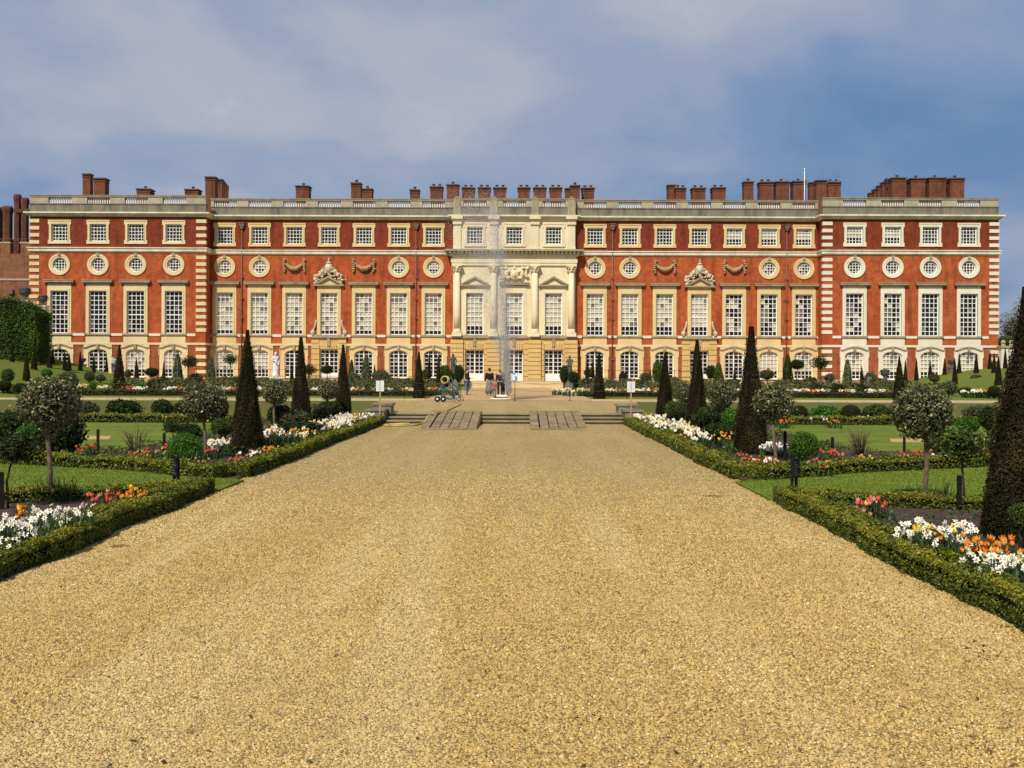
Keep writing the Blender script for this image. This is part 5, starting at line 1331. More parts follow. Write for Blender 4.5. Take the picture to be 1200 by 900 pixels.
clump(1062, 627, 12, 10, 10, {'white': 1}, 'small white daffodil clump at left end of near right bed', hgt=.34, fsize=.041, single=True, seed=7, group=NG, leaves=8, yspan=.2)
clump(1101, 628, 34, 20, 78, {'white': 5, 'orange': .6, 'yellow': .6, 'cream': .8}, 'large white daffodil clump with orange centre in near right bed', hgt=.40, fsize=.041, single=True, seed=8, group=NG, leaves=5, yspan=.38)
clump(1162, 646, 26, 14, 52, {'orange': 4, 'peach': 1}, 'bright orange tulips below the huge right yew', hgt=.40, fsize=.048, single=True, seed=9, group=NG, leaves=4, yspan=.22)
clump(1176, 662, 34, 16, 70, {'white': 4, 'cream': 1}, 'white daffodils in front of orange tulips at lower right', hgt=.33, fsize=.041, single=True, seed=10, group=NG, leaves=5, yspan=.28)
clump(1020, 590, 14, 7, 18, {'coral': 2, 'pink': 1, 'peach': 1}, 'coral tulips on the right front lawn edge', hgt=.26, fsize=.06, single=True, seed=11, group=NG, yspan=.25)
clump(1006, 602, 10, 4, 8, {'pink': 1}, 'pink low tulips behind the near right hedge end', hgt=.2, fsize=.05, single=True, seed=12, group=NG, yspan=.2)
# drifts along the walk between yews
for s, sd in ((-1, 'left'), (1, 'right')):
    N_ = 6
    for k in range(N_):
        y0 = 24.6 + (36.6 - 24.6) * (k + .5) / N_; u = 5.45 + .25 * math.sin(k * 1.9)
        X = XA0 + s * u
        px = VX + X * F_PX / y0; py = VY + (CZ - .34) * F_PX / y0
        mix = {'white': 5, 'cream': 2.4, 'orange': .5, 'peach': .5, 'yellow': .6}
        if k == 0: mix = {'white': 3, 'orange': 1.5, 'yellow': 1}
        clump(px, py, 0.68 * F_PX / y0, 10, 82, mix, 'white and cream daffodil drift along %s side of walk, %s from the steps' % (sd, ORD[N_ - 1 - k]), hgt=.40, fsize=.052, seed=30 + k * 2 + s, group='daffodil drifts along the walk', Y=y0, yspan=1.05, leaves=2)
MG = 'flower clumps of the lower beds'
LC = [ # px, py, rpx, n, mix, label
 (262, 519, 16, 50, {'white': 4, 'cream': 1, 'orange': 1}, 'white and orange flowers left of the tallest left yew'), (250, 527, 10, 22, {'coral': 3, 'white': 1}, 'red and white tulips beside left holly trunk'),
 (279, 541, 8, 12, {'coral': 3, 'pink': 1}, 'coral tulips before the foot of the tallest left yew'), (236, 543, 8, 10, {'pink': 2, 'white': 1}, 'pink low flowers in the soil below left holly'),
 (168, 532, 9, 16, {'coral': 2, 'peach': 1}, 'coral tulips below the left twiggy shrub'), (186, 531, 6, 8, {'peach': 1}, 'peach tulips beside leaning black stake'), (196, 525, 5, 6, {'coral': 1}, 'red tulips left of bright green left shrub'),
 (101, 526, 8, 15, {'coral': 1}, 'red tulips before the left black stake'), (36, 518, 7, 12, {'coral': 1}, 'red tulips at left behind the front lawn'), (316, 528, 8, 22, {'orange': 3, 'yellow': 1}, 'orange tulips at the near end of the left drift'),
 (293, 532, 12, 18, {'white': 1, 'pink': 1}, 'pale flowers right of the tallest left yew foot'),
 (100, 486, 14, 34, {'white': 1}, 'white tulips in left back row beside the nearest holly crown'), (150, 487, 13, 34, {'white': 1}, 'white tulips in left back row before wide dark bush'), (170, 486, 5, 10, {'orange': 1}, 'orange tulips in left back row'),
 (182, 488, 6, 10, {'white': 1}, 'few white tulips in left back row, right of orange ones'), (194, 489, 5, 10, {'yellow': 2, 'peach': 1}, 'yellow tulips in left back row'), (219, 488, 8, 20, {'white': 1}, 'white tulips in left back row before clipped ball'),
 (260, 489, 9, 20, {'orange': 2, 'peach': 1}, 'orange tulips in left back row beside the tallest left yew'), (78, 483, 6, 8, {'white': 1}, 'few white flowers left of nearest holly crown'),
 (908, 524, 15, 60, {'white': 1}, 'white daffodils right of the tallest right yew'), (898, 540, 8, 10, {'white': 2, 'coral': 1}, 'sparse flowers at foot of the right holly'), (906, 541, 7, 12, {'coral': 1, 'peach': 1}, 'coral tulips below the right holly standard'),
 (873, 538, 6, 10, {'coral': 1}, 'coral tulips at the corner of right bed'), (885, 541, 4, 6, {'orange': 1}, 'orange tulips at the right bed corner'), (972, 533, 10, 14, {'coral': 1}, 'coral tulips around short right stake'),
 (984, 533, 6, 10, {'coral': 1, 'pink': 1}, 'red tulips right of the short right stake'), (919, 495, 8, 22, {'orange': 1}, 'orange tulips on top of the right stake'), (977, 495, 6, 12, {'orange': 1, 'peach': 1}, 'orange tulips in right back row'),
 (957, 491, 10, 30, {'white': 1}, 'white tulips in right back row before fresh green bush'), (1022, 491, 15, 46, {'white': 4, 'peach': 1}, 'white and peach tulips in right back row'), (1070, 532, 8, 18, {'coral': 1}, 'bright red tulips behind the nearest right holly trunk'),
 (1064, 538, 6, 8, {'coral': 1, 'peach': 1}, 'small coral tulips left of the nearest right holly trunk'), (1127, 492, 9, 20, {'white': 2, 'yellow': 1}, 'white and yellow flowers in right back row'), (1100, 535, 8, 10, {'pink': 1, 'white': 1}, 'pale pink flowers right of nearest right holly trunk'),
 (1160, 529, 7, 10, {'peach': 1, 'coral': 1}, 'peach tulips left of the huge right yew'), (956, 545, 8, 10, {'pink': 1, 'coral': 1}, 'pink flowers in soil before bright right shrub'), (967, 545, 4, 6, {'yellow': 1, 'orange': 1}, 'yellow tulips in right bed'),
 (1017, 539, 4, 6, {'yellow': 1}, 'yellow tulips below right twiggy shrub'),
]
for i, (px, py, r, n, mix, lab) in enumerate(LC): clump(px, py, r, r * .6, n, mix, lab, hgt=.28, fsize=.046, seed=100 + i, group=MG, yspan=.45)
# upper border flowers
UF = [(2, 455, 5, 'peach'), (12, 456, 5, 'orange'), (14, 453, 6, 'white'), (98, 453, 5, 'cream'), (122, 455, 6, 'cream'), (150, 457, 5, 'coral'), (163, 457, 7, 'white'), (200, 457, 7, 'white'), (211, 457, 6, 'orange'), (265, 458, 6, 'white'),
      (276, 458, 5, 'orange'), (303, 457, 5, 'white'), (305, 448, 4, 'cream'), (372, 460, 5, 'white'), (387, 457, 5, 'white'), (398, 458, 6, 'white'), (411, 459, 5, 'white'), (420, 459, 8, 'peach'), (441, 461, 6, 'pink'), (453, 460, 8, 'white'), (462, 452, 5, 'cream'), (478, 457, 7, 'cream'),
      (509, 457, 8, 'orange'), (528, 457, 9, 'yellow'), (477, 448, 4, 'white'), (655, 457, 8, 'cream'), (672, 459, 12, 'cream'), (685, 459, 7, 'peach'), (717, 459, 7, 'cream'), (727, 458, 6, 'pink'), (735, 461, 5, 'peach'), (745, 460, 6, 'white'), (755, 460, 6, 'white'), (770, 460, 5, 'orange'),
      (867, 459, 6, 'white'), (928, 462, 8, 'white'), (936, 461, 6, 'white'), (942, 463, 5, 'peach'), (953, 463, 6, 'orange'), (966, 461, 8, 'white'), (987, 463, 5, 'peach'), (997, 463, 8, 'white'), (1024, 462, 9, 'white'), (1032, 461, 5, 'cream'),
      (1138, 464, 10, 'white'), (1152, 464, 6, 'yellow'), (1174, 464, 5, 'white')]
cn2 = {}
for i, (px, py, r, k) in enumerate(UF):
    sd = 'left of' if px < 603 else 'right of'; cn2[k, sd] = cn2.get((k, sd), 0) + 1
    Yc = max(62.3, min(72, (CZ - ZT - .35) * F_PX / (py_lvl(px, py) - VY)))
    clump(px, py, r, r * .6, 26, {k: 5, 'white': 1} if k != 'white' else {'white': 5, 'cream': 1}, '%s upper border flowers %s the palace door, %s of that colour from left' % (k, sd, ORD[cn2[k, sd] - 1]), z=ZT, hgt=.45, fsize=.085, seed=300 + i, group='flower clumps of the upper border', Y=Yc, yspan=.5, leaves=1.5)
# low greenery covering the beds
def ground_cover(poly, n, s, zz0, leaf, label, mat='mid', seed=0, hmax=.12):
    g = np.random.default_rng(seed); P_ = np.array(poly); lo, hi = P_.min(0), P_.max(0)
    u = g.uniform(lo[0], hi[0], n); y = g.uniform(lo[1], hi[1], n); ins = np.zeros(n, bool); j = len(P_) - 1
    for i in range(len(P_)):
        xi, yi = P_[i]; xj, yj = P_[j]; ins ^= ((yi > y) != (yj > y)) & (u < (xj - xi) * (y - yi) / (yj - yi + 1e-12) + xi); j = i
    nz = vnoise(np.stack([u, y, 0 * u], 1), 2.2, seed); ins &= nz + g.normal(size=n) * .25 > .22
    u, y, nz = u[ins], y[ins], nz[ins]; m = len(u)
    P = np.stack([XA0 + s * u, y, zz0 + g.random(m) * hmax * np.clip(nz + .4, .1, 1)], 1)
    V, Fq = leaf_geo(P, np.tile([0, -.3, 1.], (m, 1)), leaf * g.uniform(.6, 1.4, m), .5, .9, g)
    tag(link('ground_cover', np_mesh('ground_cover', V, Fq, G[mat], rnd=g.random(m))), label, 'ground cover', kind='stuff')
for s, sd in ((-1, 'left'), (1, 'right')):
    ground_cover([(4.8, 6), (8.5, 6), (9.2, 14.3), (7, 14.9), (4.8, 16)], 16000, s, .02, .06, 'low leafy plants covering the soil of the near %s bed' % sd, 'blade', 5 + s)
    ground_cover([(4.9, 18.6), (7, 19.8), (10.3, 21.2), (16, 22), (16, 24.2), (9.2, 24.8), (9.0, 34), (8.8, 38), (4.9, 37.3)], 42000, s, .03, .085, 'low leafy plants covering the soil of the middle %s bed' % sd, 'mid', 15 + s, .2)
    ground_cover([(9, 37), (22, 37), (22, 38.6), (9, 38.6)], 12000, s, .03, .10, 'low plants between the shrubs of the %s back row' % sd, 'olive', 25 + s, .25)
    ground_cover([(5, 61.8), (27, 61.8), (28.5, 76), (5, 76)], 80000, s, ZT + .03, .17, 'mixed low plants covering the %s upper border' % sd, 'olive', 35 + s, 1.0)
# strap-leaved tufts by the near hollies
for px, base, lab in ((64, 588, 'tuft of arching strap leaves at the nearest left holly trunk'), (1092, 594, 'tuft of arching strap leaves at the nearest right holly trunk'), (940, 560, 'iris like tuft behind the right label board'), (228, 553, 'iris like tuft beside the left label board')):
    p = W(px, base); g = np.random.default_rng(int(px))
    tag(link('leaf_tuft', strap_leaves(70, .32, .15, .42, g, .02), None, p), lab, 'plant', 'strap leaved tufts')

# ------------------------------------------------------------------ garden steps, pedestals, ramps
gs = empty('garden_steps', (XA0, 37.3, 0)); tag(gs, 'wide shallow stone garden steps at the end of the gravel walk', 'steps')
for k in range(3):
    o = MB().box(-4.47, 4.47, 37.06 + .36 * k - 37.3, 38.5 - 37.3, .12 * (k + 1) - .045, .12 * (k + 1)).build('step', M['st_step'], gs); MB().box(-4.45, 4.45, 37.12 + .36 * k - 37.3, 38.5 - 37.3, .12 * k - .02, .12 * (k + 1) - .047).build('riser', M['st_riser'], o)
for s, sd in ((-1, 'left'), (1, 'right')):
    o = empty('stone_pedestal', (XA0 + s * 4.82, 37.2, 0)); tag(o, 'pair of stepped mossy stone blocks at the %s end of the garden steps' % sd, 'pedestal', 'stone blocks ending the garden steps')
    MB().box(-.34, .34, -.2, .75, -.05, .46).build('lower_block', M['st_riser'], o); MB().box(-.38, .38, -.24, .78, .462, .53).build('lower_cap', M['st_riser'], o)
    MB().box(-.34 - s * .14, .34 - s * .14, .80, 1.7, .1, .64).build('upper_block', M['st_riser'], o); MB().box(-.40 - s * .14, .40 - s * .14, .76, 1.76, .642, .72).build('upper_cap', M['st_riser'], o)
for xa, xb_, sd in ((-3.27, -1.38, 'left'), (.44, 2.36, 'right')):
    y0, y1 = 33.4, 38.35; n_ = 6; wpl = (xb_ - xa) / n_
    o = empty('plank_ramp', ((xa + xb_) / 2, y0, 0)); tag(o, 'grey weathered plank ramp laid over the garden steps, %s one of two' % sd, 'ramp', 'plank ramps over the steps')
    L = y1 - y0; zt_ = .395
    for k in range(n_):
        x0 = xa + wpl * k - (xa + xb_) / 2 + (.014 if k else 0); x1 = x0 + wpl - .032 + random.uniform(-.01, .01); dz = random.uniform(0, .012)
        b = MB(); b.add([(x0, .18, .02 + dz), (x1, .18, .02 + dz), (x1, L - .25, zt_ + dz), (x0, L - .25, zt_ + dz), (x0, .18, .06 + dz), (x1, .18, .06 + dz), (x1, L - .25, zt_ + .04 + dz), (x0, L - .25, zt_ + .04 + dz)],
              [(0, 3, 2, 1), (4, 5, 6, 7), (0, 1, 5, 4), (1, 2, 6, 5), (2, 3, 7, 6), (3, 0, 4, 7)]); b.build('plank', M['wood_grey'], o)
    hw = (xb_ - xa) / 2
    MB().add([(-hw, 0, .0), (hw, 0, .0), (hw, .18, .0), (-hw, .18, .0), (-hw, 0, .03), (hw, 0, .03), (hw, .18, .062), (-hw, .18, .062)], [(0, 3, 2, 1), (4, 5, 6, 7), (0, 1, 5, 4), (1, 2, 6, 5), (2, 3, 7, 6), (3, 0, 4, 7)]).build('toe_board', M['wood_grey'], o)
    MB().box(-hw, hw, L - .25, L, zt_ - .02, zt_ + .05).build('head_board', M['wood_grey'], o)
    MB().add([(-hw * .96, .2, -.01), (hw * .96, .2, -.01), (hw * .96, L - .1, zt_ - .06), (-hw * .96, L - .1, zt_ - .06), (-hw * .96, .2, .012), (hw * .96, .2, .012), (hw * .96, L - .1, zt_ - .03), (-hw * .96, L - .1, zt_ - .03)], [(0, 3, 2, 1), (4, 5, 6, 7), (0, 1, 5, 4), (1, 2, 6, 5), (2, 3, 7, 6), (3, 0, 4, 7)]).build('gap_shade_sheet', M['black_wood'], o)  # added dark sheet that paints the shade in the plank gaps
    for q in (-1, 1): MB().add([(q * hw * .97 - .03, .2, -.01), (q * hw * .97 + .03, .2, -.01), (q * hw * .97 + .03, L - .1, zt_ - .25), (q * hw * .97 - .03, L - .1, zt_ - .25), (q * hw * .97 - .03, .2, .018), (q * hw * .97 + .03, .2, .018), (q * hw * .97 + .03, L - .1, zt_), (q * hw * .97 - .03, L - .1, zt_)],
                               [(0, 3, 2, 1), (4, 5, 6, 7), (0, 1, 5, 4), (1, 2, 6, 5), (2, 3, 7, 6), (3, 0, 4, 7)]).build('bearer', M['wood_grey'], o)
# notice boards
M['paper'] = mat_plain('white notice', (.82, .82, .80), .6, 0, .05, 3, 0)
M['ink'] = mat_plain('grey print', (.25, .25, .26), .7, 0, .1, 3, 0)
for px, base, t0, t1, sd in ((445.5, 495, 446, 458.5, 'left'), (739.5, 496, 447, 459.5, 'right')):
    Y = 36.95; X = XA(px, Y); z0, z1 = ZA(px, t1, Y), ZA(px, t0, Y)
    o = empty('notice_board', (X, Y, 0)); tag(o, 'white two-leaf notice on a thin wooden post at the %s step pedestal' % sd, 'sign', 'notice boards by the steps')
    MB().box(-.025, .025, -.02, .02, 0, z0 + .12).build('post', M['wood'], o)
    for q in (-1, 1):
        xa, xb_ = sorted((q * .012, q * .145)); n_ = MB().box(xa, xb_, -.04, -.022, z0, z1).build('notice', M['paper'], o)
        b = MB()
        for k in range(7): b.box(xa + .02, xb_ - .02 - .02 * (k % 2), -.0412, -.0402, z0 + .05 + .045 * k, z0 + .05 + .045 * k + .008)
        b.build('print', M['ink'], n_)
    MB().box(-.16, .16, -.05, -.01, z1, z1 + .02).build('top_rail', M['wood'], o)
# pale kerbs along the far walk
for x0, x1, sd in ((-60, -4.9, 'left'), (3.9, 60, 'right')):
    L = 2.4; k = 0; x = x0 if x0 > 0 else x1
    root = empty('stone_kerb', ((x0 + x1) / 2, 52.8, ZT)); tag(root, 'pale stone kerb along the far cross path, %s of the fountain' % sd, 'kerb')
    km = MB().box(-1.19, 1.19, -.18, .18, -.2, .085).mesh('kerb_stone', M['st_kerb'])
    n_ = int(min(abs(x1 - x0), 24) / 2.4)
    for k in range(n_):
        xc = (x0 + 1.2 + 2.4 * k) if x0 > 0 else (x1 - 1.2 - 2.4 * k)
        link('kerb_stone', km, root, (xc - (x0 + x1) / 2, 0, random.uniform(-.008, .008)))
tag(MB().box(-4.9, 3.9, 52.58, 52.74, ZT - .1, ZT + .028).build('edging_strip', M['st_riser']), 'dark flush edging strip between gravel court and far walk', 'edging')
# palace steps
ps = empty('palace_steps', (XA0 + .1, 86, ZT)); tag(ps, 'pale stone steps leading up to the palace doors', 'steps')
x0, x1 = XA(553, 85) - XA0 - .1, XA(662, 85) - XA0 - .1
for k in range(5): MB().box(x0 - .2 * (k % 2) * 0, x1, -1.4 + .42 * k, 2.3, -.1, .11 * (k + 1)).box(x0 - .03, x1 + .03, -1.44 + .42 * k, 2.3, .11 * (k + 1) - .035, .11 * (k + 1) + .004).build('step', M['st_cream'], ps)
# iron railing on the terrace edge
rl = empty('iron_railing', (XA0, 88.4, .9)); tag(rl, 'thin dark iron railing along the palace terrace edge', 'railing')
for x0, x1 in ((-32, -.1 - 4.2), (4.6, 32)):
    for zz_ in (.45, 1.05): MB().box(x0, x1, -.012, .012, zz_, zz_ + .025).build('rail', M['iron'], rl)
    n_ = int((x1 - x0) / 1.95)
    pm = MB().box(-.016, .016, -.016, .016, 0, 1.12).ball((0, 0, 1.14), .03, 6, 4).mesh('post', M['iron'])
    for k in range(n_ + 1): link('post', pm, rl, (x0 + (x1 - x0) * k / n_, 0, 0))

# ------------------------------------------------------------------ fountain
wat, n_, l_, p_ = nt('spray water')
p_.inputs['Base Color'].default_value = (.86, .86, .86, 1); p_.inputs['Roughness'].default_value = .35
tr = n_.new('ShaderNodeBsdfTranslucent'); tr.inputs[0].default_value = (.86, .86, .88, 1)
mx = n_.new('ShaderNodeMixShader'); mx.inputs[0].default_value = .45; l_.new(p_.outputs[0], mx.inputs[1]); l_.new(tr.outputs[0], mx.inputs[2]); l_.new(mx.outputs[0], n_['Material Output'].inputs[0])
Yf = 54.5; fz0 = ZT + .25
fb = W(590, 469, ZT); Yf = fb.y
fo = empty('fountain_float', (XA(587, Yf), Yf, ZT + .02)); tag(fo, 'low white and dark green fountain float at foot of the jet', 'fountain')
b = MB(); b.lathe([(.50, 0), (.56, .03), (.56, .09), (.46, .11), (.44, .06)], (0, 0, 0), 20, sx=1.05, sy=.8); b.build('white_rim', M['st_white'], fo)
b = MB(); b.lathe([(.44, .05), (.40, .12), (.28, .17), (.1, .2)], (0, 0, 0), 16, sx=1.05, sy=.8); b.build('green_pad', G['dark'], fo)
b = MB(); b.lathe([(.30, .14), (.34, .18), (.34, .24), (.22, .27)], (.08, 0, 0), 16); b.build('white_ring', M['white'], fo)
b = MB(); b.lathe([(.09, .2), (.09, .34), (.05, .38), (.05, .44)], (.12, 0, 0), 10); b.build('nozzle', M['lead'], fo)
g = np.random.default_rng(77)
ico = np.array([(1.1, .2, -.9), (-.8, .9, -.7), (-.5, -1.0, -.8), (.1, 0, 1.7)]); icf = np.array([(0, 2, 1), (0, 1, 3), (1, 2, 3), (2, 0, 3)])
def drops(nm, n, axis, spread, size, label):
    t = g.random(n) ** 1.0; c = axis(t); s = spread(t)
    P = c + g.normal(size=(n, 3)) * s[:, None] * np.array([1, 1, .8]); P[:, 2] = np.maximum(P[:, 2], .15)
    sz = size * g.uniform(.5, 1.5, n)
    R = np.tile(np.eye(3), (n, 1, 1)) * sz[:, None, None]
    V, Fq = inst_geo(ico, icf, R, P)
    return V, Fq
Hj = ZA(572, 243, Yf) - ZT
kx = Yf / F_PX
ax_core = lambda t: np.stack([(597 - 587) * kx + (-10 * t - 10 * t * t) * kx, 0 * t, .35 + t * (Hj - .35)], 1)
ax_veil = lambda t: np.stack([(597 - 587) * kx + (-44 * t ** 1.2) * kx, .2 + 0 * t, .4 + t * (Hj - .2)], 1)
V1, F1 = drops('', 14000, ax_core, lambda t: .03 + .23 * t ** .9, .0098, '')
V2, F2 = drops('', 19000, ax_veil, lambda t: .05 + .80 * t ** 1.0, .0100, '')
V3, F3 = drops('', 22000, ax_veil, lambda t: .05 + 1.2 * t ** 1.0, .0076, '')
jet = np_mesh('water_jet', np.concatenate([V1, V2, V3]), np.concatenate([F1, F2 + len(V1), F3 + len(V1) + len(V2)]), wat)
tag(link('water_jet', jet, None, fo.location), 'tall thin white fountain jet breaking into drifting spray', 'water jet', kind='stuff')

# ------------------------------------------------------------------ people and statues
def skin_obj(name, V, E, R, mat, parent, sub=2, root=0):
    me = bpy.data.meshes.new(name); me.from_pydata([tuple(v) for v in V], E, []); me.materials.append(mat)
    o = link(name, me, parent); md = o.modifiers.new('skin', 'SKIN'); md.use_smooth_shade = True
    sv = me.skin_vertices[0].data
    for i, r in enumerate(R):
        sv[i].radius = r if hasattr(r, '__len__') else (r, r)
        sv[i].use_root = (i == root)
    s2 = o.modifiers.new('sub', 'SUBSURF'); s2.levels = 1; s2.render_levels = sub
    return o
M['skin'] = mat_plain('skin', (.55, .33, .22), .55, 0, .08, 8, 0)
def cloth(name, c): return mat_plain(name, c, .85, 0, .2, 10, .2)
def person(X, Y, z, h_, rz, label, jacket, legs, hair, arms=None, skirt=None, group='people by the fountain', stride=.06, lean=0.0, mats=None, name='person', cat='person', sub=2, bulk=1.16):
    k = h_ / 1.75
    o = empty(name, (X, Y, z), rz); tag(o, label, cat, group)
    skin_m = mats or M['skin']
    J = dict(pel=(0, 0, .95), spine=(0, lean * .4, 1.15), chest=(0, lean, 1.36), neck=(0, lean, 1.50), head0=(0, lean - .01, 1.58), head1=(0, lean - .02, 1.68))
    arms = arms or {-1: ((-.21, lean, 1.15), (-.23, lean - .04, .92)), 1: ((.21, lean, 1.15), (.23, lean - .04, .92))}
    V = []; E = []; R = []
    def add(p, r, par=None):
        V.append(Vector((p[0] * bulk, p[1] * bulk, p[2])) * k); R.append((r[0] * k * bulk, r[1] * k * bulk) if hasattr(r, '__len__') else r * k * (1 + (bulk - 1) * .6))
        if par is not None: E.append((par, len(V) - 1))
        return len(V) - 1
    pel = add(J['pel'], (.14, .10)); sp = add(J['spine'], (.125, .095), pel); ch = add(J['chest'], (.15, .10), sp); ne = add(J['neck'], .055, ch); h0 = add(J['head0'], (.075, .085), ne); h1 = add(J['head1'], (.078, .095), h0)
    add((0, lean - .105, 1.64), .014, h1)                                            # nose
    for s in (-1, 1): add((s * .085, lean - .0, 1.64), .013, h1)                     # ears
    feet = {}
    for s in (-1, 1):
        hp = add((s * .09, 0, .90), .09, pel); kn = add((s * .10, -s * stride - .01, .50), .058, hp); an = add((s * .10, s * stride, .09), .04, kn); add((s * .11, s * stride - .15, .035), .032, an)
        feet[s] = s * stride
        sh = add((s * .17, lean, 1.42), .058, ch); el = add(arms[s][0], .042, sh); wr = add(arms[s][1], .030, el)
        d = (Vector(arms[s][1]) - Vector(arms[s][0])).normalized(); pm = Vector(arms[s][1]) + d * .07
        pa = add(pm, (.034, .02), wr)
        sd = d.cross(Vector((0, 1, 0))); sd = sd.normalized() if sd.length > .1 else Vector((1, 0, 0)); fw = sd.cross(d)
        for q, ln in ((-.026, .068), (-.009, .078), (.009, .074), (.026, .060)):
            f1 = add(pm + d * ln * .55 + fw * q + sd * .004, .009, pa); add(pm + d * ln + fw * q + sd * .018, .008, f1)
        t1 = add(Vector(arms[s][1]) + d * .05 + fw * .04, .010, wr); add(Vector(arms[s][1]) + d * .085 + fw * .055, .009, t1)
    skin_obj('body', V, E, R, skin_m, o, sub)
    if jacket is not None:
        V, E, R = [], [], []
        a = add((0, 0, .90), (.165, .125)); b_ = add((0, lean * .4, 1.15), (.155, .12), a); c = add((0, lean, 1.36), (.18, .125), b_); add((0, lean, 1.485), .075, c)
        for s in (-1, 1):
            sh = add((s * .18, lean, 1.41), .075, c); el = add(arms[s][0], .062, sh); wv = Vector(arms[s][0]).lerp(Vector(arms[s][1]), .93); add(wv, .045, el)
        skin_obj('jacket', V, E, R, jacket, o, sub)
    if skirt is not None:
        MB().lathe([(.17 * k, .98 * k), (.20 * k, .8 * k), (.25 * k, .45 * k), (.27 * k, .14 * k), (.25 * k, .14 * k)], (0, 0, 0), 14, sy=.8).build('skirt', skirt, o)
    if legs is not None:
        V, E, R = [], [], []
        a = add((0, 0, .94), (.155, .12))
        for s in (-1, 1):
            hp = add((s * .09, 0, .86), .105, a); kn = add((s * .10, -s * stride - .01, .50), .078, hp); add((s * .10, s * stride, .075), .062, kn)
        skin_obj('trousers', V, E, R, legs, o, sub)
        for s in (-1, 1):
            MB().ball((s * .105 * k, (s * stride - .07) * k, .042 * k), (.05 * k, .13 * k, .045 * k), 8, 6).build('shoe', M['black_wood'], o)
    if hair is not None:
        MB().ball((0, (lean + .006) * k, 1.70 * k), (.094 * k, .105 * k, .085 * k), 10, 8).ball((0, (lean + .04) * k, 1.64 * k), (.085 * k, .065 * k, .09 * k), 8, 6).build('hair', hair, o)
    return o
c_navy = cloth('dark navy coat', (.018, .016, .022)); c_black = cloth('black coat', (.012, .011, .012)); c_grey = cloth('grey trousers', (.20, .18, .18)); c_blue = cloth('blue jeans', (.10, .15, .27)); c_char = cloth('charcoal trousers', (.02, .018, .02))
c_white = cloth('white shirt', (.75, .76, .78)); c_pink = cloth('pink top', (.42, .14, .15)); c_hair = cloth('dark hair', (.025, .018, .013)); c_hair2 = cloth('grey brown hair', (.12, .08, .05)); c_plum = cloth('plum coat', (.035, .018, .03))
def on(px, py, z=ZT + .03): return W(px, py, z)
p = on(573.5, 463.5); person(p.x, p.y, ZT + .02, 1.72, math.pi + .35, 'person in black coat and long grey skirt facing the palace', c_black, None, c_hair, skirt=c_grey)
p = on(586, 463.5); person(p.x, p.y, ZT + .02, 1.62, math.pi, 'person in dark plum coat and black trousers, middle of group', c_plum, c_char, c_hair2, stride=.04)
p = on(592.5, 463.5); person(p.x, p.y + .3, ZT + .02, 1.78, math.pi - .2, 'person in dark coat right behind the fountain jet', c_navy, c_char, c_hair)
p = on(579.5, 464.5); person(p.x, p.y - .3, ZT + .02, .98, .5, 'small child in pink top between the standing people', c_pink, c_grey, c_hair2, stride=.05)
p = on(547.5, 462.5); person(p.x, p.y, ZT + .02, 1.68, 1.3, 'person in dark jacket and blue jeans beside the hose cart', c_navy, c_blue, c_hair, arms={-1: ((-.21, -.05, 1.15), (-.12, -.28, 1.12)), 1: ((.21, 0, 1.15), (.2, -.1, .93))})
Yp = 90.5; p = (XA(133, Yp), Yp)
person(p[0], p[1], float(H(p[0], p[1])) + .0, 1.7, 1.0, 'person in white top far off before the left wing', c_white, c_blue, c_hair, group='people far off')
# statues
def statue(px, Y, base, top, ped_top, mat, label, rz=0.0, pose=None, pw=.42, pmat='st_white'):
    X = XA(px, Y); z0 = float(H(X, Y)); zb = ZA(px, base, Y); zt_ = ZA(px, top, Y)
    arms = pose or {-1: ((-.22, -.02, 1.18), (-.10, -.24, 1.12)), 1: ((.24, .03, 1.16), (.16, -.10, .95))}
    o = person(X, Y, zb, (zt_ - zb) / 1.0, rz, label, None, None, mat, arms, None, 'garden statues', .07, 0, mat, 'statue', 'statue')
    k = (zt_ - zb) / 1.75
    b = MB(); b.lathe([(.17 * k, 1.12 * k), (.19 * k, .9 * k), (.21 * k, .5 * k), (.25 * k, .12 * k), (.28 * k, .0)], (0, .05, 0), 9, smooth=True); b.build('drapery', mat, o)
    hp = zb - z0
    MB().box(-pw * .8, pw * .8, -pw * .8, pw * .8, -.12, 0.0).box(-pw, pw, -pw, pw, -.22, -.12).box(-pw * .85, pw * .85, -pw * .85, pw * .85, -hp + .2, -.22).box(-pw * 1.1, pw * 1.1, -pw * 1.1, pw * 1.1, -hp - .05, -hp + .2).build('pedestal', M[pmat], o)
statue(323, 74.0, 441, 413, 0, M['marble'], 'white marble statue on pedestal between the left yew cones', .5)
statue(874.5, 74.0, 446, 412, 0, M['marble'], 'white marble statue half hidden by the tallest right yew', -.4)
statue(531, 80.0, 440, 415, 0, M['lead'], 'dark lead statue among shrubs left of the palace door', .2, pmat='st_grey')
statue(667.5, 80.0, 441, 417, 0, M['lead'], 'dark lead statue among shrubs right of the palace door', -.2, pmat='st_grey')
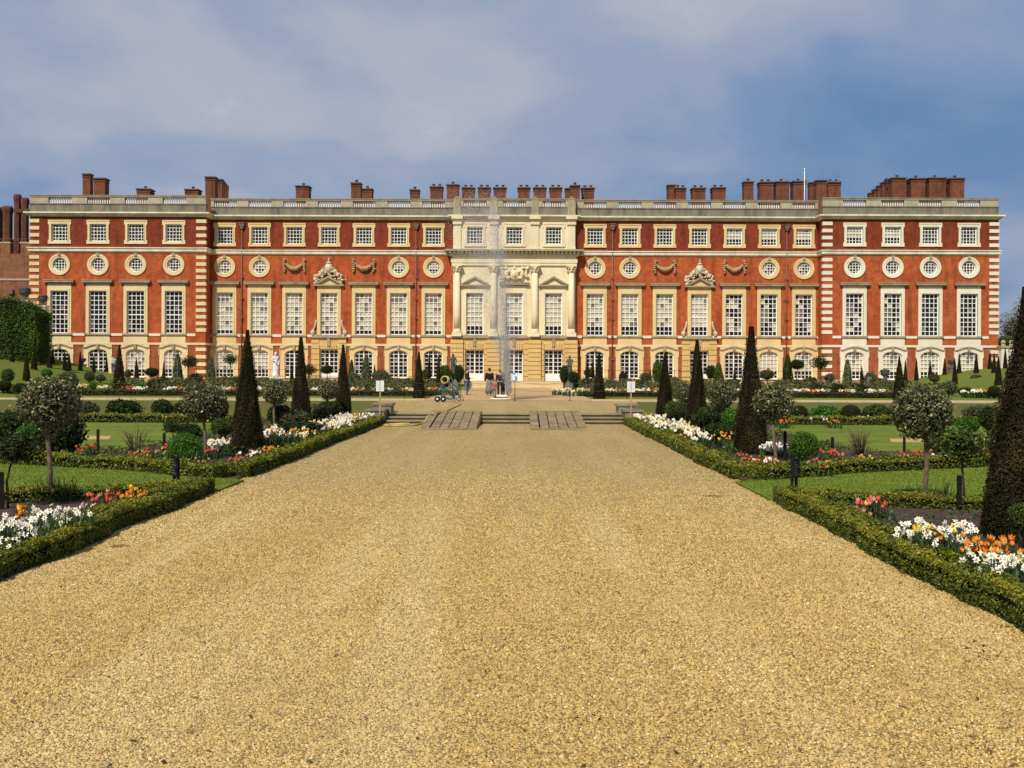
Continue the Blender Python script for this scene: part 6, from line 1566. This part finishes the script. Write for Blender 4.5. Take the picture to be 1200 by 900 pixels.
# urns on pedestals
def urn(px, Y, base, top, label, ped=.5, z0=None, pm='st_grey', um='lead'):
    X = XA(px, Y); zb = ZA(px, base, Y); zt_ = ZA(px, top, Y); h_ = zt_ - zb; zg = float(H(X, Y)) if z0 is None else z0
    o = empty('urn', (X, Y, zb)); tag(o, label, 'urn', 'urns on pedestals')
    r = h_ * .42
    MB().lathe([(r * .5, 0), (r * .5, h_ * .08), (r * .2, h_ * .2), (r * .75, h_ * .42), (r, h_ * .68), (r * .85, h_ * .78), (r * 1.1, h_ * .86), (r * .6, h_ * .92), (r * .15, h_)], (0, 0, 0), 12).build('bowl', M[um], o)
    for s in (-1, 1): MB().tube([(s * r * .9, 0, h_ * .75), (s * r * 1.25, 0, h_ * .7), (s * r * 1.1, 0, h_ * .5), (s * r * .7, 0, h_ * .42)], .03, 5).build('handle', M[um], o)
    if zb - zg > .05: MB().box(-r * .9, r * .9, -r * .9, r * .9, -(zb - zg) - .05, -.12).box(-r * 1.05, r * 1.05, -r * 1.05, r * 1.05, -.12, 0).build('pedestal', M[pm], o)
urn(97, 90, 427, 419, 'dark urn on the left bank before the left wing'); urn(1037, 82, 445, 432, 'dark lead urn on pedestal before the right wing', um='lead'); urn(1115, 90, 430, 421, 'dark urn on the right grass bank'); urn(1018, 86, 442, 436, 'small dark urn at terrace edge before right wing')
for px, base, top, lab in ((29, 352, 336, 'dark urn on stone pier above the tall left hedge'), (50, 358, 345, 'dark urn on lower pier at the end of tall left hedge')):
    urn(px, 89.0, base, top, lab, z0=2.0, pm='st_white')
# stone piers at the right end
for px, base, t, Y, lab in ((1175.5, 430, 404, 93, 'stone gate pier with ball finial at right end of palace'), (1185, 430, 404, 95, 'second stone pier with ball finial beside the huge yew')):
    X = XA(px, Y); z0 = float(H(X, Y)); zt_ = ZA(px, t, Y)
    o = empty('gate_pier', (X, Y, z0)); tag(o, lab, 'pier', 'stone gate piers'); h_ = zt_ - z0
    MB().box(-.32, .32, -.32, .32, -.1, h_ - .3).build('shaft', M['st_white'], o); MB().box(-.42, .42, -.42, .42, h_ - .3, h_ - .12).lathe([(.3, h_ - .12), (.14, h_ + .05)], (0, 0, 0), 8).build('cap', M['hood'], o); MB().ball((0, 0, h_ + .22), .22, 12, 8).build('ball_finial', M['hood'], o)
# dark garden seat on the terrace
Y = 86.5; X = XA(731, Y)
o = empty('garden_armchair', (X, Y, .8 * 1.0 - .05)); tag(o, 'dark round backed garden seat right of the palace door', 'seat')
o.location.z = float(H(X, Y))
MB().box(-.38, .38, -.3, .3, .4, .46).build('seat', M['black_wood'], o)
MB().prism([(-.38, .46), (.38, .46), (.40, .9), (.28, 1.12), (0, 1.22), (-.28, 1.12), (-.40, .9)], .24, .3).build('backrest', M['black_wood'], o)
for sx in (-1, 1):
    MB().box(sx * .38 - .03, sx * .38 + .03, -.3, .24, .64, .69).build('armrest', M['black_wood'], o)
    for sy in (-1, 1): MB().box(sx * .34 - .03, sx * .34 + .03, sy * .26 - .03, sy * .26 + .03, 0, .4).build('leg', M['black_wood'], o)

# ------------------------------------------------------------------ hose cart and hose, rope barrier
M['teal'] = mat_plain('teal paint', (.03, .13, .18), .4, .2, .2, 7, 0); M['hose'] = mat_plain('yellow hose', (.55, .42, .10), .5, 0, .2, 7, 0); M['rubber'] = mat_plain('black rubber', (.015, .015, .015), .7, 0, .2, 7, 0)
p = W(524, 471, ZT + .02); Yc = p.y
ct = empty('hose_cart', (p.x, Yc, ZT + .015)); tag(ct, 'teal wheeled hose reel cart with yellow hose beside the fountain', 'hose cart')
u = Yc / F_PX
for s in (-1, 1):
    pts = [(s * .22 + .08, -.2 + .0, .25), (s * .22 + .05, 0, 1.1), (s * .22 - .05, .1, 1.3)]
    MB().tube(pts, .022, 6).tube([(s * .22 + .05, -.25, .12), (s * .22 + .55, -.1, .35), (s * .22 + .62, .0, .05)], .02, 6).build('frame', M['teal'], ct)
    arc = [(.1 + .52 * math.cos(a), s * .22, .18 + .80 * math.sin(a)) for a in np.linspace(0, math.pi * .9, 12)]
    MB().tube(arc, .022, 6).build('hoop', M['teal'], ct)
for x in (-.48, -.18):
    w = MB(); w.v = []; w.lathe([(.06, -.05), (.13, -.05), (.15, -.02), (.15, .02), (.13, .05), (.06, .05)], (0, 0, 0), 16)
    o = w.build('wheel', M['rubber'], ct, (x, -.1, .15)); o.rotation_euler = (math.radians(90), 0, 0)
    MB().lathe([(.02, -.055), (.055, -.055), (.055, .055), (.02, .055)], (0, 0, 0), 10).build('hub', M['white'], o)
def ring(c, r, rad, mat, nm, axis='y', tilt=0):
    pts = [(c[0] + r * math.cos(a), c[1] + tilt * math.sin(a), c[2] + r * math.sin(a)) for a in np.linspace(0, 2 * math.pi, 20)]
    return MB().tube(pts, rad, 6).build(nm, mat, ct)
for k in range(4): ring((-.12 + .02 * k, -.22 + .06 * k, 1.12), .17 + .015 * (k % 2), .022, M['hose'], 'hose_coil', tilt=.05)
for k in range(4): ring((.12, -.18 + .09 * k, .45), .28 + .03 * (k % 2), .024, M['teal'], 'reel_ring')
MB().tube([(-.3, 0, .15), (-.22, 0, .6), (-.15, 0, 1.0), (.1, .05, .42), (.62, 0, .06)], .025, 6).build('strut', M['teal'], ct)
hp = []
for px, py, z in ((532, 470.5, ZT + .05), (540, 473, ZT + .05), (530, 478, ZT + .05), (518, 482.5, ZT + .05), (508.5, 484.2, ZT + .06)): hp.append(W(px, py, z))
hp += [Vector((-3.36, 37.7, .30)), Vector((-3.42, 37.1, .16)), Vector((-3.5, 36.5, .05)), Vector((-3.75, 35.6, .03)), Vector((-4.3, 35.2, .03)), Vector((-4.75, 35.5, .03)), Vector((-4.7, 36.1, .03)), Vector((-4.2, 36.4, .04)), Vector((-3.9, 36.0, .05)), Vector((-4.2, 35.6, .05)), Vector((-4.6, 35.1, .03))]
sm = resample([np.array(v) for v in hp], .12)
tag(MB().tube([Vector(q) for q in sm], .03, 6).build('garden_hose', M['hose']), 'yellow garden hose trailing from the cart down the steps', 'hose')
# barrier rope on thin posts before the fountain
rb = empty('rope_barrier', (XA(603.5, 52.9), 52.9, ZT)); tag(rb, 'thin rope barrier on slim posts across the court by the fountain', 'barrier')
M['rope'] = mat_plain('dark cord', (.06, .06, .06), .7, 0, .2, 7, 0); M['bluesign'] = mat_plain('pale blue notice', (.12, .32, .62), .5, 0, .1, 5, 0)
xs_ = [XA(px, 52.9) - XA(603.5, 52.9) for px in (410, 474, 540, 603.5, 668, 735, 800)]
for x in xs_: MB().tube([(x, 0, 0), (x, 0, 1.12)], .018, 6).lathe([(.12, 0), (.10, .03), (.03, .05)], (x, 0, 0), 10).build('post', M['iron'], rb)
for a, c in zip(xs_, xs_[1:]):
    for zt_ in (1.0, .62): MB().tube([(a + (c - a) * t, -.02, zt_ - .10 * (1 - (2 * t - 1) ** 2)) for t in np.linspace(0, 1, 9)], .007, 4).build('rope', M['rope'], rb)
nb = MB().box(-.13, .13, -.05, -.03, 1.05, 1.5).build('notice', M['bluesign'], rb)
MB().box(-.12, -.0, -.056, -.0505, 1.1, 1.4).box(.03, .12, -.056, -.0505, 1.3, 1.48).build('print', M['paper'], nb)

# fallen leaves, twigs and a rusty stain on the gravel
g = np.random.default_rng(404); n = 1500
yl = 5 + 30 * g.random(n) ** 1.6; sd_ = g.random(n) < .6
ul = np.where(sd_, np.sign(g.normal(size=n)) * (PW + .05 - np.abs(g.normal(0, .3, n))), g.uniform(-PW, PW, n))
P = np.stack([XA0 + ul, yl, np.full(n, .016)], 1)
V, Fq = leaf_geo(P, np.tile([0, 0, 1.], (n, 1)), g.uniform(.015, .05, n), .5, .25, g)
M['litter'] = mat_leaf('dry leaf litter', [(0, (.05, .03, .014)), (.5, (.13, .075, .03)), (1, (.12, .12, .03))], .9, 0, .1, 2, .1)
tag(link('leaf_litter', np_mesh('leaf_litter', V, Fq, M['litter'], rnd=g.random(n))), 'dry leaf litter scattered thinly over the gravel walk', 'leaf litter', kind='stuff')
M['damp'] = mat_ground('rusty damp gravel', [(.3, (.17, .085, .028)), (.7, (.34, .19, .065))], 30, 60, .9, .02)
for px, py, rx, ry, sd in ((835, 582, 15, 2.6, 'right'), (140, 640, 10, 1.6, 'left')):
    p = W(px, py); m_ = 22; kx_ = p.y / F_PX
    pts = [(p.x + rx * kx_ * math.cos(a) * (1 + .3 * math.sin(3 * a + px) + .18 * math.sin(7 * a)), p.y + ry * 5.5 * kx_ * math.sin(a) * (1 + .25 * math.sin(5 * a + 1))) for a in np.linspace(0, 2 * math.pi, m_, endpoint=False)]
    c0 = (p.x, p.y, .016); vs_ = [c0] + [(x, y, .004) for x, y in pts]
    tag(MB().add(vs_, [(0, 1 + i, 1 + (i + 1) % m_) for i in range(m_)]).build('gravel_stain', M['damp']), kind='structure')
